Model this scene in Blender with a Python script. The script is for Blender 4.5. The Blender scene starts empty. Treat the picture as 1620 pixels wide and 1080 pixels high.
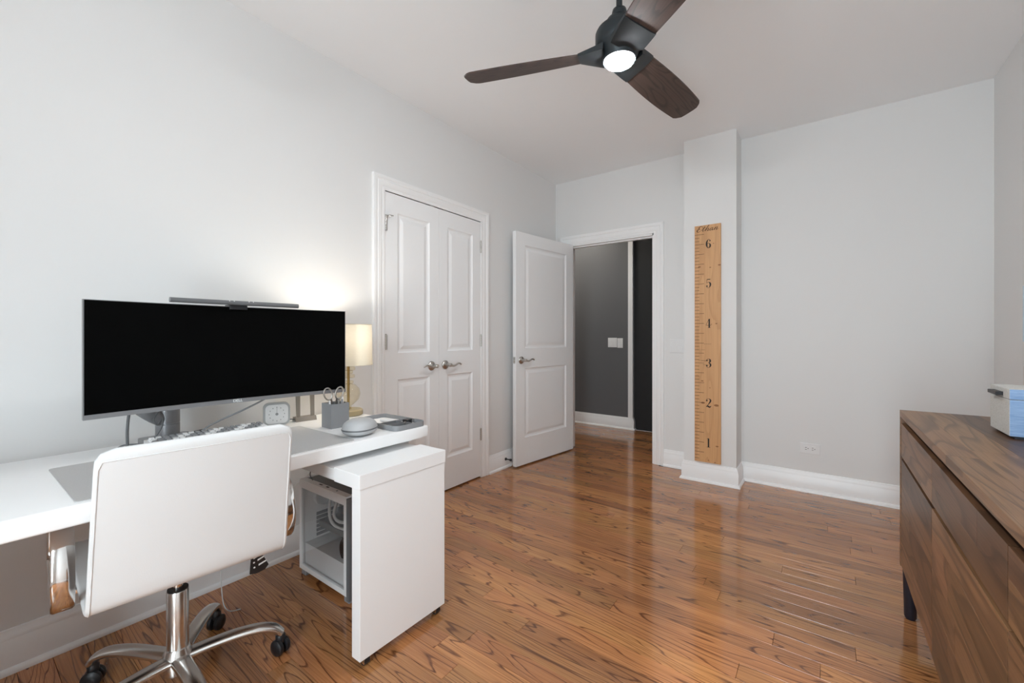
import bpy, bmesh, math, random
from mathutils import Vector, Matrix
random.seed(7)
PI = math.pi
S = bpy.context.scene
COL = S.collection

# ------------------------------------------------------------------ camera, world, light, exposure
HC = 1.13                                   # camera height; the frame is taken as 1620 x 1080
F_PX, YAW = 669.0, math.radians(36.45)
cam = bpy.data.cameras.new('camera'); camo = bpy.data.objects.new('camera', cam); COL.objects.link(camo)
cam.sensor_width = 36.0; cam.lens = F_PX / 1620 * 36.0; cam.shift_y = -9.5 / 1620
cam.clip_start = 0.02
camo.location = (0, 0, HC); camo.rotation_euler = (PI / 2, 0, YAW)
S.camera = camo
w = bpy.data.worlds.new('sky'); S.world = w; w.use_nodes = True
w.node_tree.nodes['Background'].inputs[0].default_value = (0.835, 0.935, 1.0, 1)
w.node_tree.nodes['Background'].inputs[1].default_value = 18.0
S.view_settings.view_transform = 'Standard'; S.view_settings.look = 'None'
S.view_settings.exposure = 0.12; S.view_settings.gamma = 1.0; S.view_settings.use_curve_mapping = False
S.cycles.max_bounces = 12; S.cycles.diffuse_bounces = 8; S.cycles.glossy_bounces = 6
S.cycles.transmission_bounces = 10; S.cycles.transparent_max_bounces = 16
S.cycles.sample_clamp_indirect = 6.0; S.cycles.caustics_reflective = False; S.cycles.caustics_refractive = False

XL, XR, YB, YN, ZC = -2.208, 0.816, 3.742, -1.25, 2.667   # room planes
def area_light(name, loc, rot, sx, sy, power, col):
    l = bpy.data.lights.new(name, 'AREA'); l.shape = 'RECTANGLE'; l.size = sx; l.size_y = sy
    l.energy = power; l.color = col
    o = bpy.data.objects.new(name, l); COL.objects.link(o); o.location = loc; o.rotation_euler = rot
    return o
# even sky daylight enters by one added, unseen window behind the camera
WINDOWS = [(-0.53, 0.22, 0.22, 2.25)]          # made tall to brighten the ceiling, in the near wall: x0, x1, z0, z1
def portal(name, loc, rot, sx, sy): area_light(name, loc, rot, sx, sy, 1.0, (1, 1, 1)).data.cycles.is_portal = True
portal('window_portal', (-0.155, YN - 0.13, 1.235), (-PI / 2, 0, PI), 0.75, 2.03)
sun = bpy.data.lights.new('sun', 'SUN'); sun.energy = 2.0; sun.angle = math.radians(2.5); sun.color = (1.0, 0.93, 0.84)
suno = bpy.data.objects.new('sun', sun); COL.objects.link(suno)
suno.rotation_euler = (math.radians(90 - 33.7), 0, 0)

# ------------------------------------------------------------------ materials
def nt(name):
    m = bpy.data.materials.new(name); m.use_nodes = True
    return m, m.node_tree, m.node_tree.nodes['Principled BSDF']
def mat(name, col, rough=0.5, metal=0.0, spec=0.5, bump=0.0, bscale=200.0, coat=0.0, vary=0.0):
    m, t, b = nt(name)
    b.inputs['Base Color'].default_value = (*col, 1); b.inputs['Roughness'].default_value = rough
    b.inputs['Metallic'].default_value = metal; b.inputs['Specular IOR Level'].default_value = spec
    b.inputs['Coat Weight'].default_value = coat
    if bump or vary:
        n = t.nodes.new('ShaderNodeTexNoise'); n.inputs['Scale'].default_value = bscale; n.inputs['Detail'].default_value = 3
        tc = t.nodes.new('ShaderNodeTexCoord'); t.links.new(tc.outputs['Object'], n.inputs['Vector'])
        if bump:
            bp = t.nodes.new('ShaderNodeBump'); bp.inputs['Strength'].default_value = bump; bp.inputs['Distance'].default_value = 0.002
            t.links.new(n.outputs['Fac'], bp.inputs['Height']); t.links.new(bp.outputs[0], b.inputs['Normal'])
        if vary:
            r = t.nodes.new('ShaderNodeMix'); r.data_type = 'RGBA'
            r.inputs[6].default_value = (*[c * (1 - vary) for c in col], 1); r.inputs[7].default_value = (*[min(1, c * (1 + vary)) for c in col], 1)
            t.links.new(n.outputs['Fac'], r.inputs[0]); t.links.new(r.outputs[2], b.inputs['Base Color'])
    return m
def emit(name, col, s):
    m, t, b = nt(name)
    b.inputs['Base Color'].default_value = (*col, 1)
    b.inputs['Emission Color'].default_value = (*col, 1); b.inputs['Emission Strength'].default_value = s
    return m
def wood(name, dark, mid, light, axis=0, ring=9.0, streak=60.0, rough=0.3, coat=0.0, vary=0.25, bump=0.05, seedmul=37.0, line=0.75, contour=16.0, sharp=False):
    """procedural plank: grain runs along local axis; every object (plank) gets its own offset and tone"""
    m, t, b = nt(name); N, L = t.nodes, t.links
    tc = N.new('ShaderNodeTexCoord'); oi = N.new('ShaderNodeObjectInfo')
    off = N.new('ShaderNodeVectorMath'); off.operation = 'SCALE'; off.inputs[3].default_value = seedmul
    cv = N.new('ShaderNodeCombineXYZ')
    for k in range(3): L.new(oi.outputs['Random'], cv.inputs[k])
    L.new(cv.outputs[0], off.inputs[0])
    add = N.new('ShaderNodeVectorMath'); add.operation = 'ADD'
    L.new(tc.outputs['Object'], add.inputs[0]); L.new(off.outputs[0], add.inputs[1])
    def mapped(sx, sy):
        mp = N.new('ShaderNodeMapping'); sc = [sy, sy, sy]; sc[axis] = sx
        mp.inputs['Scale'].default_value = sc; L.new(add.outputs[0], mp.inputs[0]); return mp
    # cathedral figure: the contour lines of a stretched noise field
    n1 = N.new('ShaderNodeTexNoise'); n1.inputs['Scale'].default_value = 1.0; n1.inputs['Detail'].default_value = 2.0
    n1.inputs['Roughness'].default_value = 0.4; n1.inputs['Distortion'].default_value = 0.25
    L.new(mapped(ring * (0.09 if sharp else 0.13), ring).outputs[0], n1.inputs['Vector'])
    mul = N.new('ShaderNodeMath'); mul.operation = 'MULTIPLY'; mul.inputs[1].default_value = contour
    L.new(n1.outputs['Fac'], mul.inputs[0])
    fr = N.new('ShaderNodeMath'); fr.operation = 'FRACT'; L.new(mul.outputs[0], fr.inputs[0])
    cr = N.new('ShaderNodeValToRGB'); e = cr.color_ramp.elements
    e[0].position = 0.0; e[0].color = (0, 0, 0, 1); e[1].position = 1.0; e[1].color = (0.35, 0.35, 0.35, 1)
    for ps, cv_ in (((0.55, 0.04), (0.78, 0.16), (0.88, line), (0.94, line * 0.8), (0.97, 0.15)) if sharp else ((0.62, 0.05), (0.9, line))):
        k = cr.color_ramp.elements.new(ps); k.color = (cv_, cv_, cv_, 1)
    if sharp: cr.color_ramp.elements[-1].color = (0.02, 0.02, 0.02, 1)
    L.new(fr.outputs[0], cr.inputs[0])
    # fine pores and streaks along the grain
    n2 = N.new('ShaderNodeTexNoise'); n2.inputs['Scale'].default_value = 1.0; n2.inputs['Detail'].default_value = 4.0; n2.inputs['Roughness'].default_value = 0.65
    L.new(mapped(streak * 0.05, streak * 4).outputs[0], n2.inputs['Vector'])
    n3 = N.new('ShaderNodeTexNoise'); n3.inputs['Scale'].default_value = 1.0; n3.inputs['Detail'].default_value = 2.0
    L.new(mapped(1.2, 7.0).outputs[0], n3.inputs['Vector'])
    pr = N.new('ShaderNodeMapRange'); pr.inputs[1].default_value = 0.42 if sharp else 0.44; pr.inputs[2].default_value = 0.66 if sharp else 0.75; L.new(n2.outputs['Fac'], pr.inputs[0])
    # base tone
    c1 = N.new('ShaderNodeMix'); c1.data_type = 'RGBA'; c1.inputs[6].default_value = (*light, 1); c1.inputs[7].default_value = (*mid, 1)
    L.new(n3.outputs['Fac'], c1.inputs[0])
    c2 = N.new('ShaderNodeMix'); c2.data_type = 'RGBA'; c2.inputs[7].default_value = (*dark, 1)
    L.new(cr.outputs[0], c2.inputs[0]); L.new(c1.outputs[2], c2.inputs[6])
    c3 = N.new('ShaderNodeMix'); c3.data_type = 'RGBA'; c3.inputs[7].default_value = (*[(a + d) / 2 for a, d in zip(mid, dark)], 1)
    pm = N.new('ShaderNodeMath'); pm.operation = 'MULTIPLY'; pm.inputs[1].default_value = 0.8; L.new(pr.outputs[0], pm.inputs[0])
    L.new(pm.outputs[0], c3.inputs[0]); L.new(c2.outputs[2], c3.inputs[6])
    hs = N.new('ShaderNodeHueSaturation')
    v = N.new('ShaderNodeMapRange'); v.inputs[3].default_value = 1 - vary; v.inputs[4].default_value = 1 + vary
    L.new(oi.outputs['Random'], v.inputs[0]); L.new(v.outputs[0], hs.inputs['Value'])
    hh = N.new('ShaderNodeMath'); hh.operation = 'FRACT'; h1 = N.new('ShaderNodeMath'); h1.operation = 'MULTIPLY'; h1.inputs[1].default_value = 17.3
    L.new(oi.outputs['Random'], h1.inputs[0]); L.new(h1.outputs[0], hh.inputs[0])
    hr = N.new('ShaderNodeMapRange'); hr.inputs[3].default_value = 0.494; hr.inputs[4].default_value = 0.504
    L.new(hh.outputs[0], hr.inputs[0]); L.new(hr.outputs[0], hs.inputs['Hue'])
    L.new(c3.outputs[2], hs.inputs['Color']); L.new(hs.outputs[0], b.inputs['Base Color'])
    b.inputs['Roughness'].default_value = rough; b.inputs['Coat Weight'].default_value = coat; b.inputs['Coat Roughness'].default_value = 0.06
    bp = N.new('ShaderNodeBump'); bp.inputs['Strength'].default_value = bump; bp.inputs['Distance'].default_value = 0.001
    L.new(n2.outputs['Fac'], bp.inputs['Height']); L.new(bp.outputs[0], b.inputs['Normal'])
    return m

M = {}
M['wall'] = mat('wall_paint', (0.77, 0.77, 0.765), 0.62, bump=0.06, bscale=260)
M['ceiling'] = mat('ceiling_paint', (0.90, 0.91, 0.92), 0.75, bump=0.05, bscale=200)
M['trim'] = mat('trim_paint', (0.89, 0.89, 0.89), 0.32, bump=0.02, bscale=90)
M['door'] = mat('door_paint', (0.87, 0.875, 0.88), 0.35, bump=0.02, bscale=90)
M['hall_wall'] = mat('hall_dark_paint', (0.125, 0.126, 0.13), 0.5, bump=0.05, bscale=220)
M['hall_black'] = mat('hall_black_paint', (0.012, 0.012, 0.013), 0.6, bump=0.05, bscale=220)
M['oak'] = wood('oak_floor', (0.085, 0.027, 0.010), (0.40, 0.165, 0.058), (0.54, 0.255, 0.098), axis=0, ring=8.5, streak=75, rough=0.16, coat=0.35, vary=0.24, line=1.0, sharp=True, contour=19.0, bump=0.012)
M['subfloor'] = mat('floor_joint', (0.06, 0.025, 0.01), 0.5, bump=0.1, bscale=80)
M['acacia'] = wood('acacia', (0.040, 0.019, 0.009), (0.135, 0.064, 0.028), (0.28, 0.15, 0.072), axis=1, ring=6.0, streak=60, rough=0.4, vary=0.42, contour=10, line=0.7)
M['acacia_dark'] = mat('acacia_recess', (0.05, 0.026, 0.014), 0.6, bump=0.1, bscale=100)
M['blade'] = wood('fan_blade_wood', (0.02, 0.013, 0.011), (0.062, 0.038, 0.030), (0.095, 0.06, 0.046), axis=0, ring=9, streak=70, rough=0.5, vary=0.1)
M['pine'] = wood('pine_board', (0.40, 0.19, 0.07), (0.60, 0.325, 0.14), (0.68, 0.39, 0.18), axis=2, ring=7, streak=50, rough=0.5, vary=0.02, contour=8, line=0.3)
M['desk'] = mat('white_lacquer', (0.90, 0.90, 0.90), 0.32, bump=0.01, bscale=60)
M['leather'] = mat('white_leather', (0.74, 0.745, 0.745), 0.45, bump=0.08, bscale=320)
M['chrome'] = mat('chrome', (0.78, 0.76, 0.74), 0.10, metal=1.0, bump=0.01, bscale=40)
M['alu'] = mat('polished_aluminium', (0.72, 0.71, 0.69), 0.22, metal=1.0, bump=0.02, bscale=60)
M['nickel'] = mat('satin_nickel', (0.55, 0.53, 0.50), 0.28, metal=1.0, bump=0.02, bscale=200)
M['black'] = mat('black_plastic', (0.012, 0.012, 0.014), 0.4, bump=0.03, bscale=150)
M['screen'] = mat('screen_black', (0.0008, 0.0008, 0.0008), 0.6, spec=0.05, bump=0.005, bscale=300)
M['silver'] = mat('silver_plastic', (0.27, 0.27, 0.28), 0.35, metal=0.4, bump=0.02, bscale=250)
M['grey'] = mat('grey_plastic', (0.25, 0.255, 0.265), 0.45, bump=0.04, bscale=250)
M['greydark'] = mat('dark_grey_metal', (0.13, 0.135, 0.14), 0.42, bump=0.03, bscale=250)
M['felt'] = mat('grey_desk_mat', (0.50, 0.495, 0.49), 0.8, bump=0.25, bscale=600, vary=0.1)
M['whiteplastic'] = mat('white_plastic', (0.80, 0.80, 0.80), 0.35, bump=0.01, bscale=200)
M['fabric'] = mat('grey_shell_fabric', (0.46, 0.47, 0.48), 0.5, bump=0.3, bscale=500)
M['iron'] = mat('dark_bronze', (0.030, 0.036, 0.040), 0.45, metal=0.5, bump=0.05, bscale=150)
M['brown'] = mat('taupe_plastic', (0.21, 0.185, 0.16), 0.45, bump=0.04, bscale=150)
M['ink'] = mat('black_paint', (0.02, 0.014, 0.01), 0.7, bump=0.05, bscale=300)
M['burn'] = mat('burnt_mark', (0.115, 0.05, 0.022), 0.7, bump=0.05, bscale=300)
M['white_ink'] = mat('white_print', (0.75, 0.75, 0.75), 0.6, bump=0.02, bscale=300)
M['brass'] = mat('brass', (0.42, 0.31, 0.13), 0.35, metal=1.0, bump=0.02, bscale=200)
M['navy'] = mat('black_leg_paint', (0.012, 0.014, 0.024), 0.4, bump=0.03, bscale=100)
M['mesh'] = mat('fan_grille', (0.16, 0.165, 0.17), 0.5, bump=0.4, bscale=700)
M['pcwhite'] = mat('pc_white_panel', (0.80, 0.80, 0.80), 0.4, bump=0.02, bscale=200)
M['tubewhite'] = mat('white_sleeve', (0.72, 0.72, 0.70), 0.5, bump=0.2, bscale=500)
M['fanlight'] = emit('fan_lamp_diffuser', (0.97, 0.985, 1.0), 265.0)
M['bulb'] = emit('bulb_glass', (1.0, 0.86, 0.62), 6.0)
M['added_hall_lamp'] = emit('added_hall_diffuser', (1.0, 0.94, 0.85), 75.0)  # glow of the added, unseen hallway lamp
M['lampbase'] = mat('smoked_amber_resin', (0.35, 0.29, 0.17), 0.2, bump=0.02, bscale=60)

def glassy(name, tint, f):
    m = bpy.data.materials.new(name); m.use_nodes = True; t = m.node_tree; t.nodes.clear()
    o = t.nodes.new('ShaderNodeOutputMaterial'); mx = t.nodes.new('ShaderNodeMixShader')
    tr = t.nodes.new('ShaderNodeBsdfTransparent'); tr.inputs[0].default_value = (*tint, 1)
    gl = t.nodes.new('ShaderNodeBsdfGlossy'); gl.inputs['Roughness'].default_value = 0.03
    lw = t.nodes.new('ShaderNodeLayerWeight'); lw.inputs[0].default_value = 0.5
    pw = t.nodes.new('ShaderNodeMath'); pw.operation = 'POWER'; pw.inputs[1].default_value = 3.5
    ml = t.nodes.new('ShaderNodeMath'); ml.operation = 'MULTIPLY_ADD'; ml.inputs[1].default_value = f; ml.inputs[2].default_value = 0.035
    t.links.new(lw.outputs['Facing'], pw.inputs[0]); t.links.new(pw.outputs[0], ml.inputs[0])
    t.links.new(ml.outputs[0], mx.inputs[0]); t.links.new(tr.outputs[0], mx.inputs[1]); t.links.new(gl.outputs[0], mx.inputs[2])
    t.links.new(mx.outputs[0], o.inputs[0]); return m
M['pane'] = glassy('window_glass', (0.97, 0.98, 0.98), 0.25)
M['smoke'] = glassy('tinted_side_glass', (0.93, 0.93, 0.93), 0.35)
M['amber'] = glassy('amber_glass', (0.955, 0.925, 0.84), 0.6)
def shade_mat(name, col, weave):
    m = bpy.data.materials.new(name); m.use_nodes = True; t = m.node_tree; t.nodes.clear()
    o = t.nodes.new('ShaderNodeOutputMaterial'); mx = t.nodes.new('ShaderNodeMixShader'); mx.inputs[0].default_value = 0.06
    d = t.nodes.new('ShaderNodeBsdfDiffuse'); tl = t.nodes.new('ShaderNodeBsdfTranslucent')
    n = t.nodes.new('ShaderNodeTexNoise'); n.inputs['Scale'].default_value = 1.0; n.inputs['Detail'].default_value = 3
    tc = t.nodes.new('ShaderNodeTexCoord'); mp = t.nodes.new('ShaderNodeMapping'); mp.inputs['Scale'].default_value = weave
    t.links.new(tc.outputs['Object'], mp.inputs[0]); t.links.new(mp.outputs[0], n.inputs['Vector'])
    r = t.nodes.new('ShaderNodeMix'); r.data_type = 'RGBA'; r.inputs[6].default_value = (*[c * 0.86 for c in col], 1); r.inputs[7].default_value = (*col, 1)
    t.links.new(n.outputs['Fac'], r.inputs[0])
    for s in (d, tl): t.links.new(r.outputs[2], s.inputs[0])
    t.links.new(d.outputs[0], mx.inputs[1]); t.links.new(tl.outputs[0], mx.inputs[2]); t.links.new(mx.outputs[0], o.inputs[0]); return m
M['shade'] = shade_mat('linen_shade', (0.86, 0.80, 0.66), (60, 60, 500))
M['blueshade'] = shade_mat('pale_blue_shade', (0.62, 0.74, 0.82), (60, 60, 300))
def linen(name, a, b_, sc):
    m, t, b = nt(name); N, L = t.nodes, t.links
    tc = N.new('ShaderNodeTexCoord'); mp = N.new('ShaderNodeMapping'); mp.inputs['Scale'].default_value = sc
    n = N.new('ShaderNodeTexNoise'); n.inputs['Scale'].default_value = 1.0; n.inputs['Detail'].default_value = 4
    L.new(tc.outputs['Object'], mp.inputs[0]); L.new(mp.outputs[0], n.inputs['Vector'])
    mr = N.new('ShaderNodeMapRange'); mr.inputs[1].default_value = 0.3; mr.inputs[2].default_value = 0.7; L.new(n.outputs['Fac'], mr.inputs[0])
    r = N.new('ShaderNodeMix'); r.data_type = 'RGBA'; r.inputs[6].default_value = (*a, 1); r.inputs[7].default_value = (*b_, 1)
    L.new(mr.outputs[0], r.inputs[0]); L.new(r.outputs[2], b.inputs['Base Color']); b.inputs['Roughness'].default_value = 0.85
    bp = N.new('ShaderNodeBump'); bp.inputs['Strength'].default_value = 0.3; bp.inputs['Distance'].default_value = 0.001
    L.new(n.outputs['Fac'], bp.inputs['Height']); L.new(bp.outputs[0], b.inputs['Normal']); return m
M['linenblue'] = linen('blue_linen', (0.22, 0.36, 0.62), (0.36, 0.52, 0.76), (30, 30, 500))
M['linengrey'] = linen('grey_linen', (0.50, 0.49, 0.46), (0.66, 0.65, 0.62), (300, 300, 300))

# ------------------------------------------------------------------ geometry helpers
def V(*a): return Vector(a)
def bx(bm, x0, x1, y0, y1, z0, z1):
    v = [bm.verts.new((x, y, z)) for z in (z0, z1) for y in (y0, y1) for x in (x0, x1)]
    for f in ((0, 2, 3, 1), (4, 5, 7, 6), (0, 1, 5, 4), (2, 6, 7, 3), (0, 4, 6, 2), (1, 3, 7, 5)):
        bm.faces.new([v[i] for i in f])
    return v
def rbx(bm, x0, x1, y0, y1, z0, z1, r=0.004, seg=2):
    t = bmesh.new(); bx(t, x0, x1, y0, y1, z0, z1)
    bmesh.ops.bevel(t, geom=list(t.edges), offset=r, segments=seg, affect='EDGES', profile=0.5)
    join(bm, t)
def join(bm, t, mtx=None):
    if mtx is not None: bmesh.ops.transform(t, matrix=mtx, verts=t.verts)
    vs = {v: bm.verts.new(v.co) for v in t.verts}
    for f in t.faces:
        try: bm.faces.new([vs[v] for v in f.verts])
        except ValueError: pass
    t.free()
def basis(axis):
    a = Vector(axis).normalized()
    u = a.orthogonal().normalized(); return u, a.cross(u), a
def lathe(bm, prof, c=(0, 0, 0), axis=(0, 0, 1), n=24, cap=True):
    """prof: list of (radius, distance along the axis)"""
    u, v, a = basis(axis); c = Vector(c); rings = []
    for r, h in prof:
        rings.append([bm.verts.new(c + a * h + u * (max(r, 1e-5) * math.cos(2 * PI * k / n)) + v * (max(r, 1e-5) * math.sin(2 * PI * k / n))) for k in range(n)])
    for A, B in zip(rings, rings[1:]):
        for k in range(n): bm.faces.new((A[k], A[(k + 1) % n], B[(k + 1) % n], B[k]))
    if cap:
        bm.faces.new(rings[0][::-1]); bm.faces.new(rings[-1])
def cyl(bm, c, axis, r, h, n=20): lathe(bm, [(r, 0), (r, h)], c, axis, n)
def smooth_path(pts, n=6):
    P = [Vector(p) for p in pts]; out = []
    for i in range(len(P) - 1):
        p0, p1, p2, p3 = P[max(i - 1, 0)], P[i], P[i + 1], P[min(i + 2, len(P) - 1)]
        for k in range(n):
            t = k / n
            out.append(0.5 * ((2 * p1) + (-p0 + p2) * t + (2 * p0 - 5 * p1 + 4 * p2 - p3) * t * t + (-p0 + 3 * p1 - 3 * p2 + p3) * t ** 3))
    out.append(P[-1]); return out
def tube(bm, pts, r, n=8, closed=False, flat=None):
    """round tube; r may be a list; flat=(up vector, height factor) squashes it"""
    P = [Vector(p) for p in pts]; m = len(P); rings = []; ref = None
    for i, p in enumerate(P):
        if closed: d = P[(i + 1) % m] - P[i - 1]
        else: d = P[min(i + 1, m - 1)] - P[max(i - 1, 0)]
        d.normalize()
        if flat: u = d.cross(Vector(flat[0])).normalized()
        elif ref is None: u = d.orthogonal().normalized()
        else: u = (ref - d * ref.dot(d)).normalized()
        ref = u; v = d.cross(u); rr = r[i] if isinstance(r, (list, tuple)) else r; fv = flat[1] if flat else 1.0
        rings.append([bm.verts.new(p + u * (rr * math.cos(2 * PI * k / n)) + v * (rr * fv * math.sin(2 * PI * k / n))) for k in range(n)])
    for i in range(m if closed else m - 1):
        A, B = rings[i], rings[(i + 1) % m]
        for k in range(n): bm.faces.new((A[k], A[(k + 1) % n], B[(k + 1) % n], B[k]))
    if not closed: bm.faces.new(rings[0][::-1]); bm.faces.new(rings[-1])
def prism(bm, poly, org, u, v, thick):
    """poly of 2-D points in the plane (u,v) at org, extruded by thick along u x v"""
    u, v = Vector(u), Vector(v); w_ = u.cross(v).normalized() * thick; o = Vector(org)
    A = [bm.verts.new(o + u * p[0] + v * p[1]) for p in poly]; B = [bm.verts.new(a.co + w_) for a in A]; n = len(poly)
    bm.faces.new(A[::-1]); bm.faces.new(B)
    for k in range(n): bm.faces.new((A[k], A[(k + 1) % n], B[(k + 1) % n], B[k]))
def rrect(w_, h, r, n=5):
    out = []
    for cx, cy, a0 in ((w_ / 2 - r, h / 2 - r, 0), (-w_ / 2 + r, h / 2 - r, 90), (-w_ / 2 + r, -h / 2 + r, 180), (w_ / 2 - r, -h / 2 + r, 270)):
        for k in range(n + 1):
            a = math.radians(a0 + 90 * k / n); out.append((cx + r * math.cos(a), cy + r * math.sin(a)))
    return out
def obj(name, bm, m, parent=None, smooth=None, loc=None):
    bmesh.ops.recalc_face_normals(bm, faces=bm.faces)
    me = bpy.data.meshes.new(name); bm.to_mesh(me); bm.free()
    if smooth is not None:
        for p in me.polygons: p.use_smooth = True
        me.set_sharp_from_angle(angle=math.radians(smooth))
    me.materials.append(M[m] if isinstance(m, str) else m)
    o = bpy.data.objects.new(name, me); COL.objects.link(o)
    if loc is not None: o.location = loc
    if parent is not None: o.parent = parent
    return o
def tag(o, label, cat, group=None):
    o['label'] = label; o['category'] = cat
    if group: o['group'] = group
    return o
def thing(name, label, cat, loc=(0, 0, 0), rz=0.0, group=None):
    o = bpy.data.objects.new(name, None); COL.objects.link(o); o.location = loc; o.rotation_euler = (0, 0, rz); o.empty_display_size = 0.05
    return tag(o, label, cat, group)
def struct(o, label=None, cat='structure'):
    o['kind'] = 'structure'
    if label: o['label'] = label; o['category'] = cat
    return o
def NB(): return bmesh.new()
def P(name, m, parent, fn, smooth=None):
    b = NB(); fn(b); return obj(name, b, m, parent, smooth)

# ------------------------------------------------------------------ room shell
TW = 0.12
CL0, CL1, CLH = 1.648, 2.567, 2.036       # closet opening in the left wall
DR0, DR1, DRH = -2.066, -1.2086, 2.03      # doorway in the back wall
HY, HXL, HXR = 4.925, -3.4, -0.6          # hall
b = NB()
bx(b, XL - TW, XL, YN - 0.15, CL0, 0, ZC); bx(b, XL - TW, XL, CL1, YB + TW, 0, ZC); bx(b, XL - TW, XL, CL0, CL1, CLH, ZC)
struct(obj('wall_left', b, 'wall'), 'light grey painted wall behind the white desk', 'wall')
b = NB()
bx(b, XL, DR0, YB, YB + TW, 0, ZC); bx(b, DR1, XR + TW, YB, YB + TW, 0, ZC); bx(b, DR0, DR1, YB, YB + TW, DRH, ZC)
wall_back = struct(obj('wall_back', b, 'wall'), 'light grey wall holding the open doorway', 'wall')
b = NB(); bx(b, XR, XR + TW, YN - 0.15, YB, 0, ZC)
struct(obj('wall_right', b, 'wall'), 'light grey wall behind the wooden dresser', 'wall')
b = NB(); x0 = XL
for (a, c, z0, z1) in WINDOWS:
    bx(b, x0, a, YN - 0.15, YN, 0, ZC); bx(b, a, c, YN - 0.15, YN, 0, z0); bx(b, a, c, YN - 0.15, YN, z1, ZC); x0 = c
bx(b, x0, XR, YN - 0.15, YN, 0, ZC)
struct(obj('wall_near', b, 'wall'), 'light grey window wall facing the doorway', 'wall')
CX0, CX1, CY = -0.897, -0.525, 3.515
b = NB(); bx(b, CX0, CX1, CY, YB, 0, ZC)
struct(obj('wall_column', b, 'wall'), 'light grey boxed pillar standing out from the back wall', 'pillar')
b = NB(); bx(b, XL - TW, XR + TW, YN - 0.15, YB + TW, ZC, ZC + 0.1)
struct(obj('ceiling', b, 'ceiling'), 'flat white painted ceiling', 'ceiling')
b = NB(); bx(b, XL - 0.7, XL - 0.6, CL0 - 0.3, CL1 + 0.3, 0, 2.4); bx(b, XL - 0.6, XL - TW, CL0 - 0.3, CL0 - 0.2, 0, 2.4); bx(b, XL - 0.6, XL - TW, CL1 + 0.2, CL1 + 0.3, 0, 2.4); bx(b, XL - 0.6, XL - TW, CL0 - 0.2, CL1 + 0.2, 2.3, 2.4)  # black box added around the closet so no light leaks through door gaps
struct(obj('wall_closet_blocker', b, 'hall_black'), 'unseen black box added behind the closet doors to block light', 'wall')
# hall
b = NB(); bx(b, HXL, -1.875, HY, HY + 0.1, 0, ZC)
wall_hall = struct(obj('wall_hall', b, 'hall_wall'), 'charcoal painted hallway wall seen through the doorway', 'wall')
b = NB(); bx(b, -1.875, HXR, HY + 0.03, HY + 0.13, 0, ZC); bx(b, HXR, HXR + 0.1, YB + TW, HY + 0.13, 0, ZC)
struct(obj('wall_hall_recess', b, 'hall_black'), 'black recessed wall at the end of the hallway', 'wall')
b = NB(); bx(b, HXL - 0.1, HXL, YB + TW, HY + 0.13, 0, ZC); bx(b, HXL, XL - TW, YB, YB + TW, 0, ZC)
struct(obj('wall_hall_end', b, 'wall'), 'pale end wall of the hallway', 'wall')
b = NB(); bx(b, HXL, HXR, YB + TW, HY + 0.13, ZC, ZC + 0.1)
struct(obj('ceiling_hall', b, 'ceiling'), 'flat white hallway ceiling', 'ceiling')

# floor: oak boards along x
b = NB(); bx(b, XL - 0.7, XR + TW, YN - 0.15, YB + TW, -0.12, -0.02); bx(b, HXL - 0.1, HXR + 0.1, YB + TW, HY + 0.13, -0.12, -0.02)
floor = struct(obj('floor', b, 'subfloor'), 'glossy oak strip floor running parallel to the back wall', 'floor')
BW = 0.0826
def board(x0, x1, y0, y1):
    b = NB(); hx, hy = (x1 - x0) / 2, (y1 - y0) / 2; c = 0.0005; g = 0.0004; zt = random.uniform(-0.0003, 0.0)
    lo = [b.verts.new((sx * (hx - g), sy * (hy - g), z)) for z in (-0.02, zt - 0.001) for sx, sy in ((-1, -1), (1, -1), (1, 1), (-1, 1))]
    tp = [b.verts.new((sx * (hx - g - c), sy * (hy - g - c), zt)) for sx, sy in ((-1, -1), (1, -1), (1, 1), (-1, 1))]
    for k in range(4):
        j = (k + 1) % 4
        b.faces.new((lo[k], lo[j], lo[4 + j], lo[4 + k])); b.faces.new((lo[4 + k], lo[4 + j], tp[j], tp[k]))
    b.faces.new(tp); b.faces.new(lo[:4][::-1])
    obj('floor_board', b, 'oak', floor, loc=((x0 + x1) / 2, (y0 + y1) / 2, 0))
y = YN; row = 0; rb = random.Random(11)
while y < HY + 0.03:
    y1 = min(y + BW, HY + 0.03)
    xa, xe = (XL - 0.14, XR) if y1 <= YB + 0.02 else ((DR0 - 0.05, DR1 + 0.05) if y < YB + TW - 0.02 else (-3.0, HXR))
    x = xa - rb.uniform(0, 0.9)
    while x < xe - 0.02:
        L_ = rb.uniform(0.65, 1.75); x2 = x + L_
        if x2 > xa + 0.02:
            e = min(x2, xe)
            if xe - e < 0.12: e = xe
            board(max(x, xa), e, y, y1)
            if e == xe: break
        x = x2
    y = y1; row += 1

# mouldings
def moulding(bm, pts, prof, flip=1):
    """prof [(out, z)] swept along the 2-D polyline pts on the left (flip=1) with mitred corners"""
    n = len(pts); P2 = [Vector(p) for p in pts]; offs = []
    for i in range(n):
        ns = []
        if i > 0: d = (P2[i] - P2[i - 1]).normalized(); ns.append(Vector((-d.y, d.x)) * flip)
        if i < n - 1: d = (P2[i + 1] - P2[i]).normalized(); ns.append(Vector((-d.y, d.x)) * flip)
        if len(ns) == 1: offs.append(ns[0])
        else:
            m_ = (ns[0] + ns[1]); m_ = m_ / m_.length_squared * 2; offs.append(m_)
    rows = [[bm.verts.new((P2[i].x + offs[i].x * o, P2[i].y + offs[i].y * o, z)) for (o, z) in prof] for i in range(n)]
    k = len(prof)
    for A, B in zip(rows, rows[1:]):
        for j in range(k): bm.faces.new((A[j], A[(j + 1) % k], B[(j + 1) % k], B[j]))
    bm.faces.new(rows[0]); bm.faces.new(rows[-1][::-1])
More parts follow.
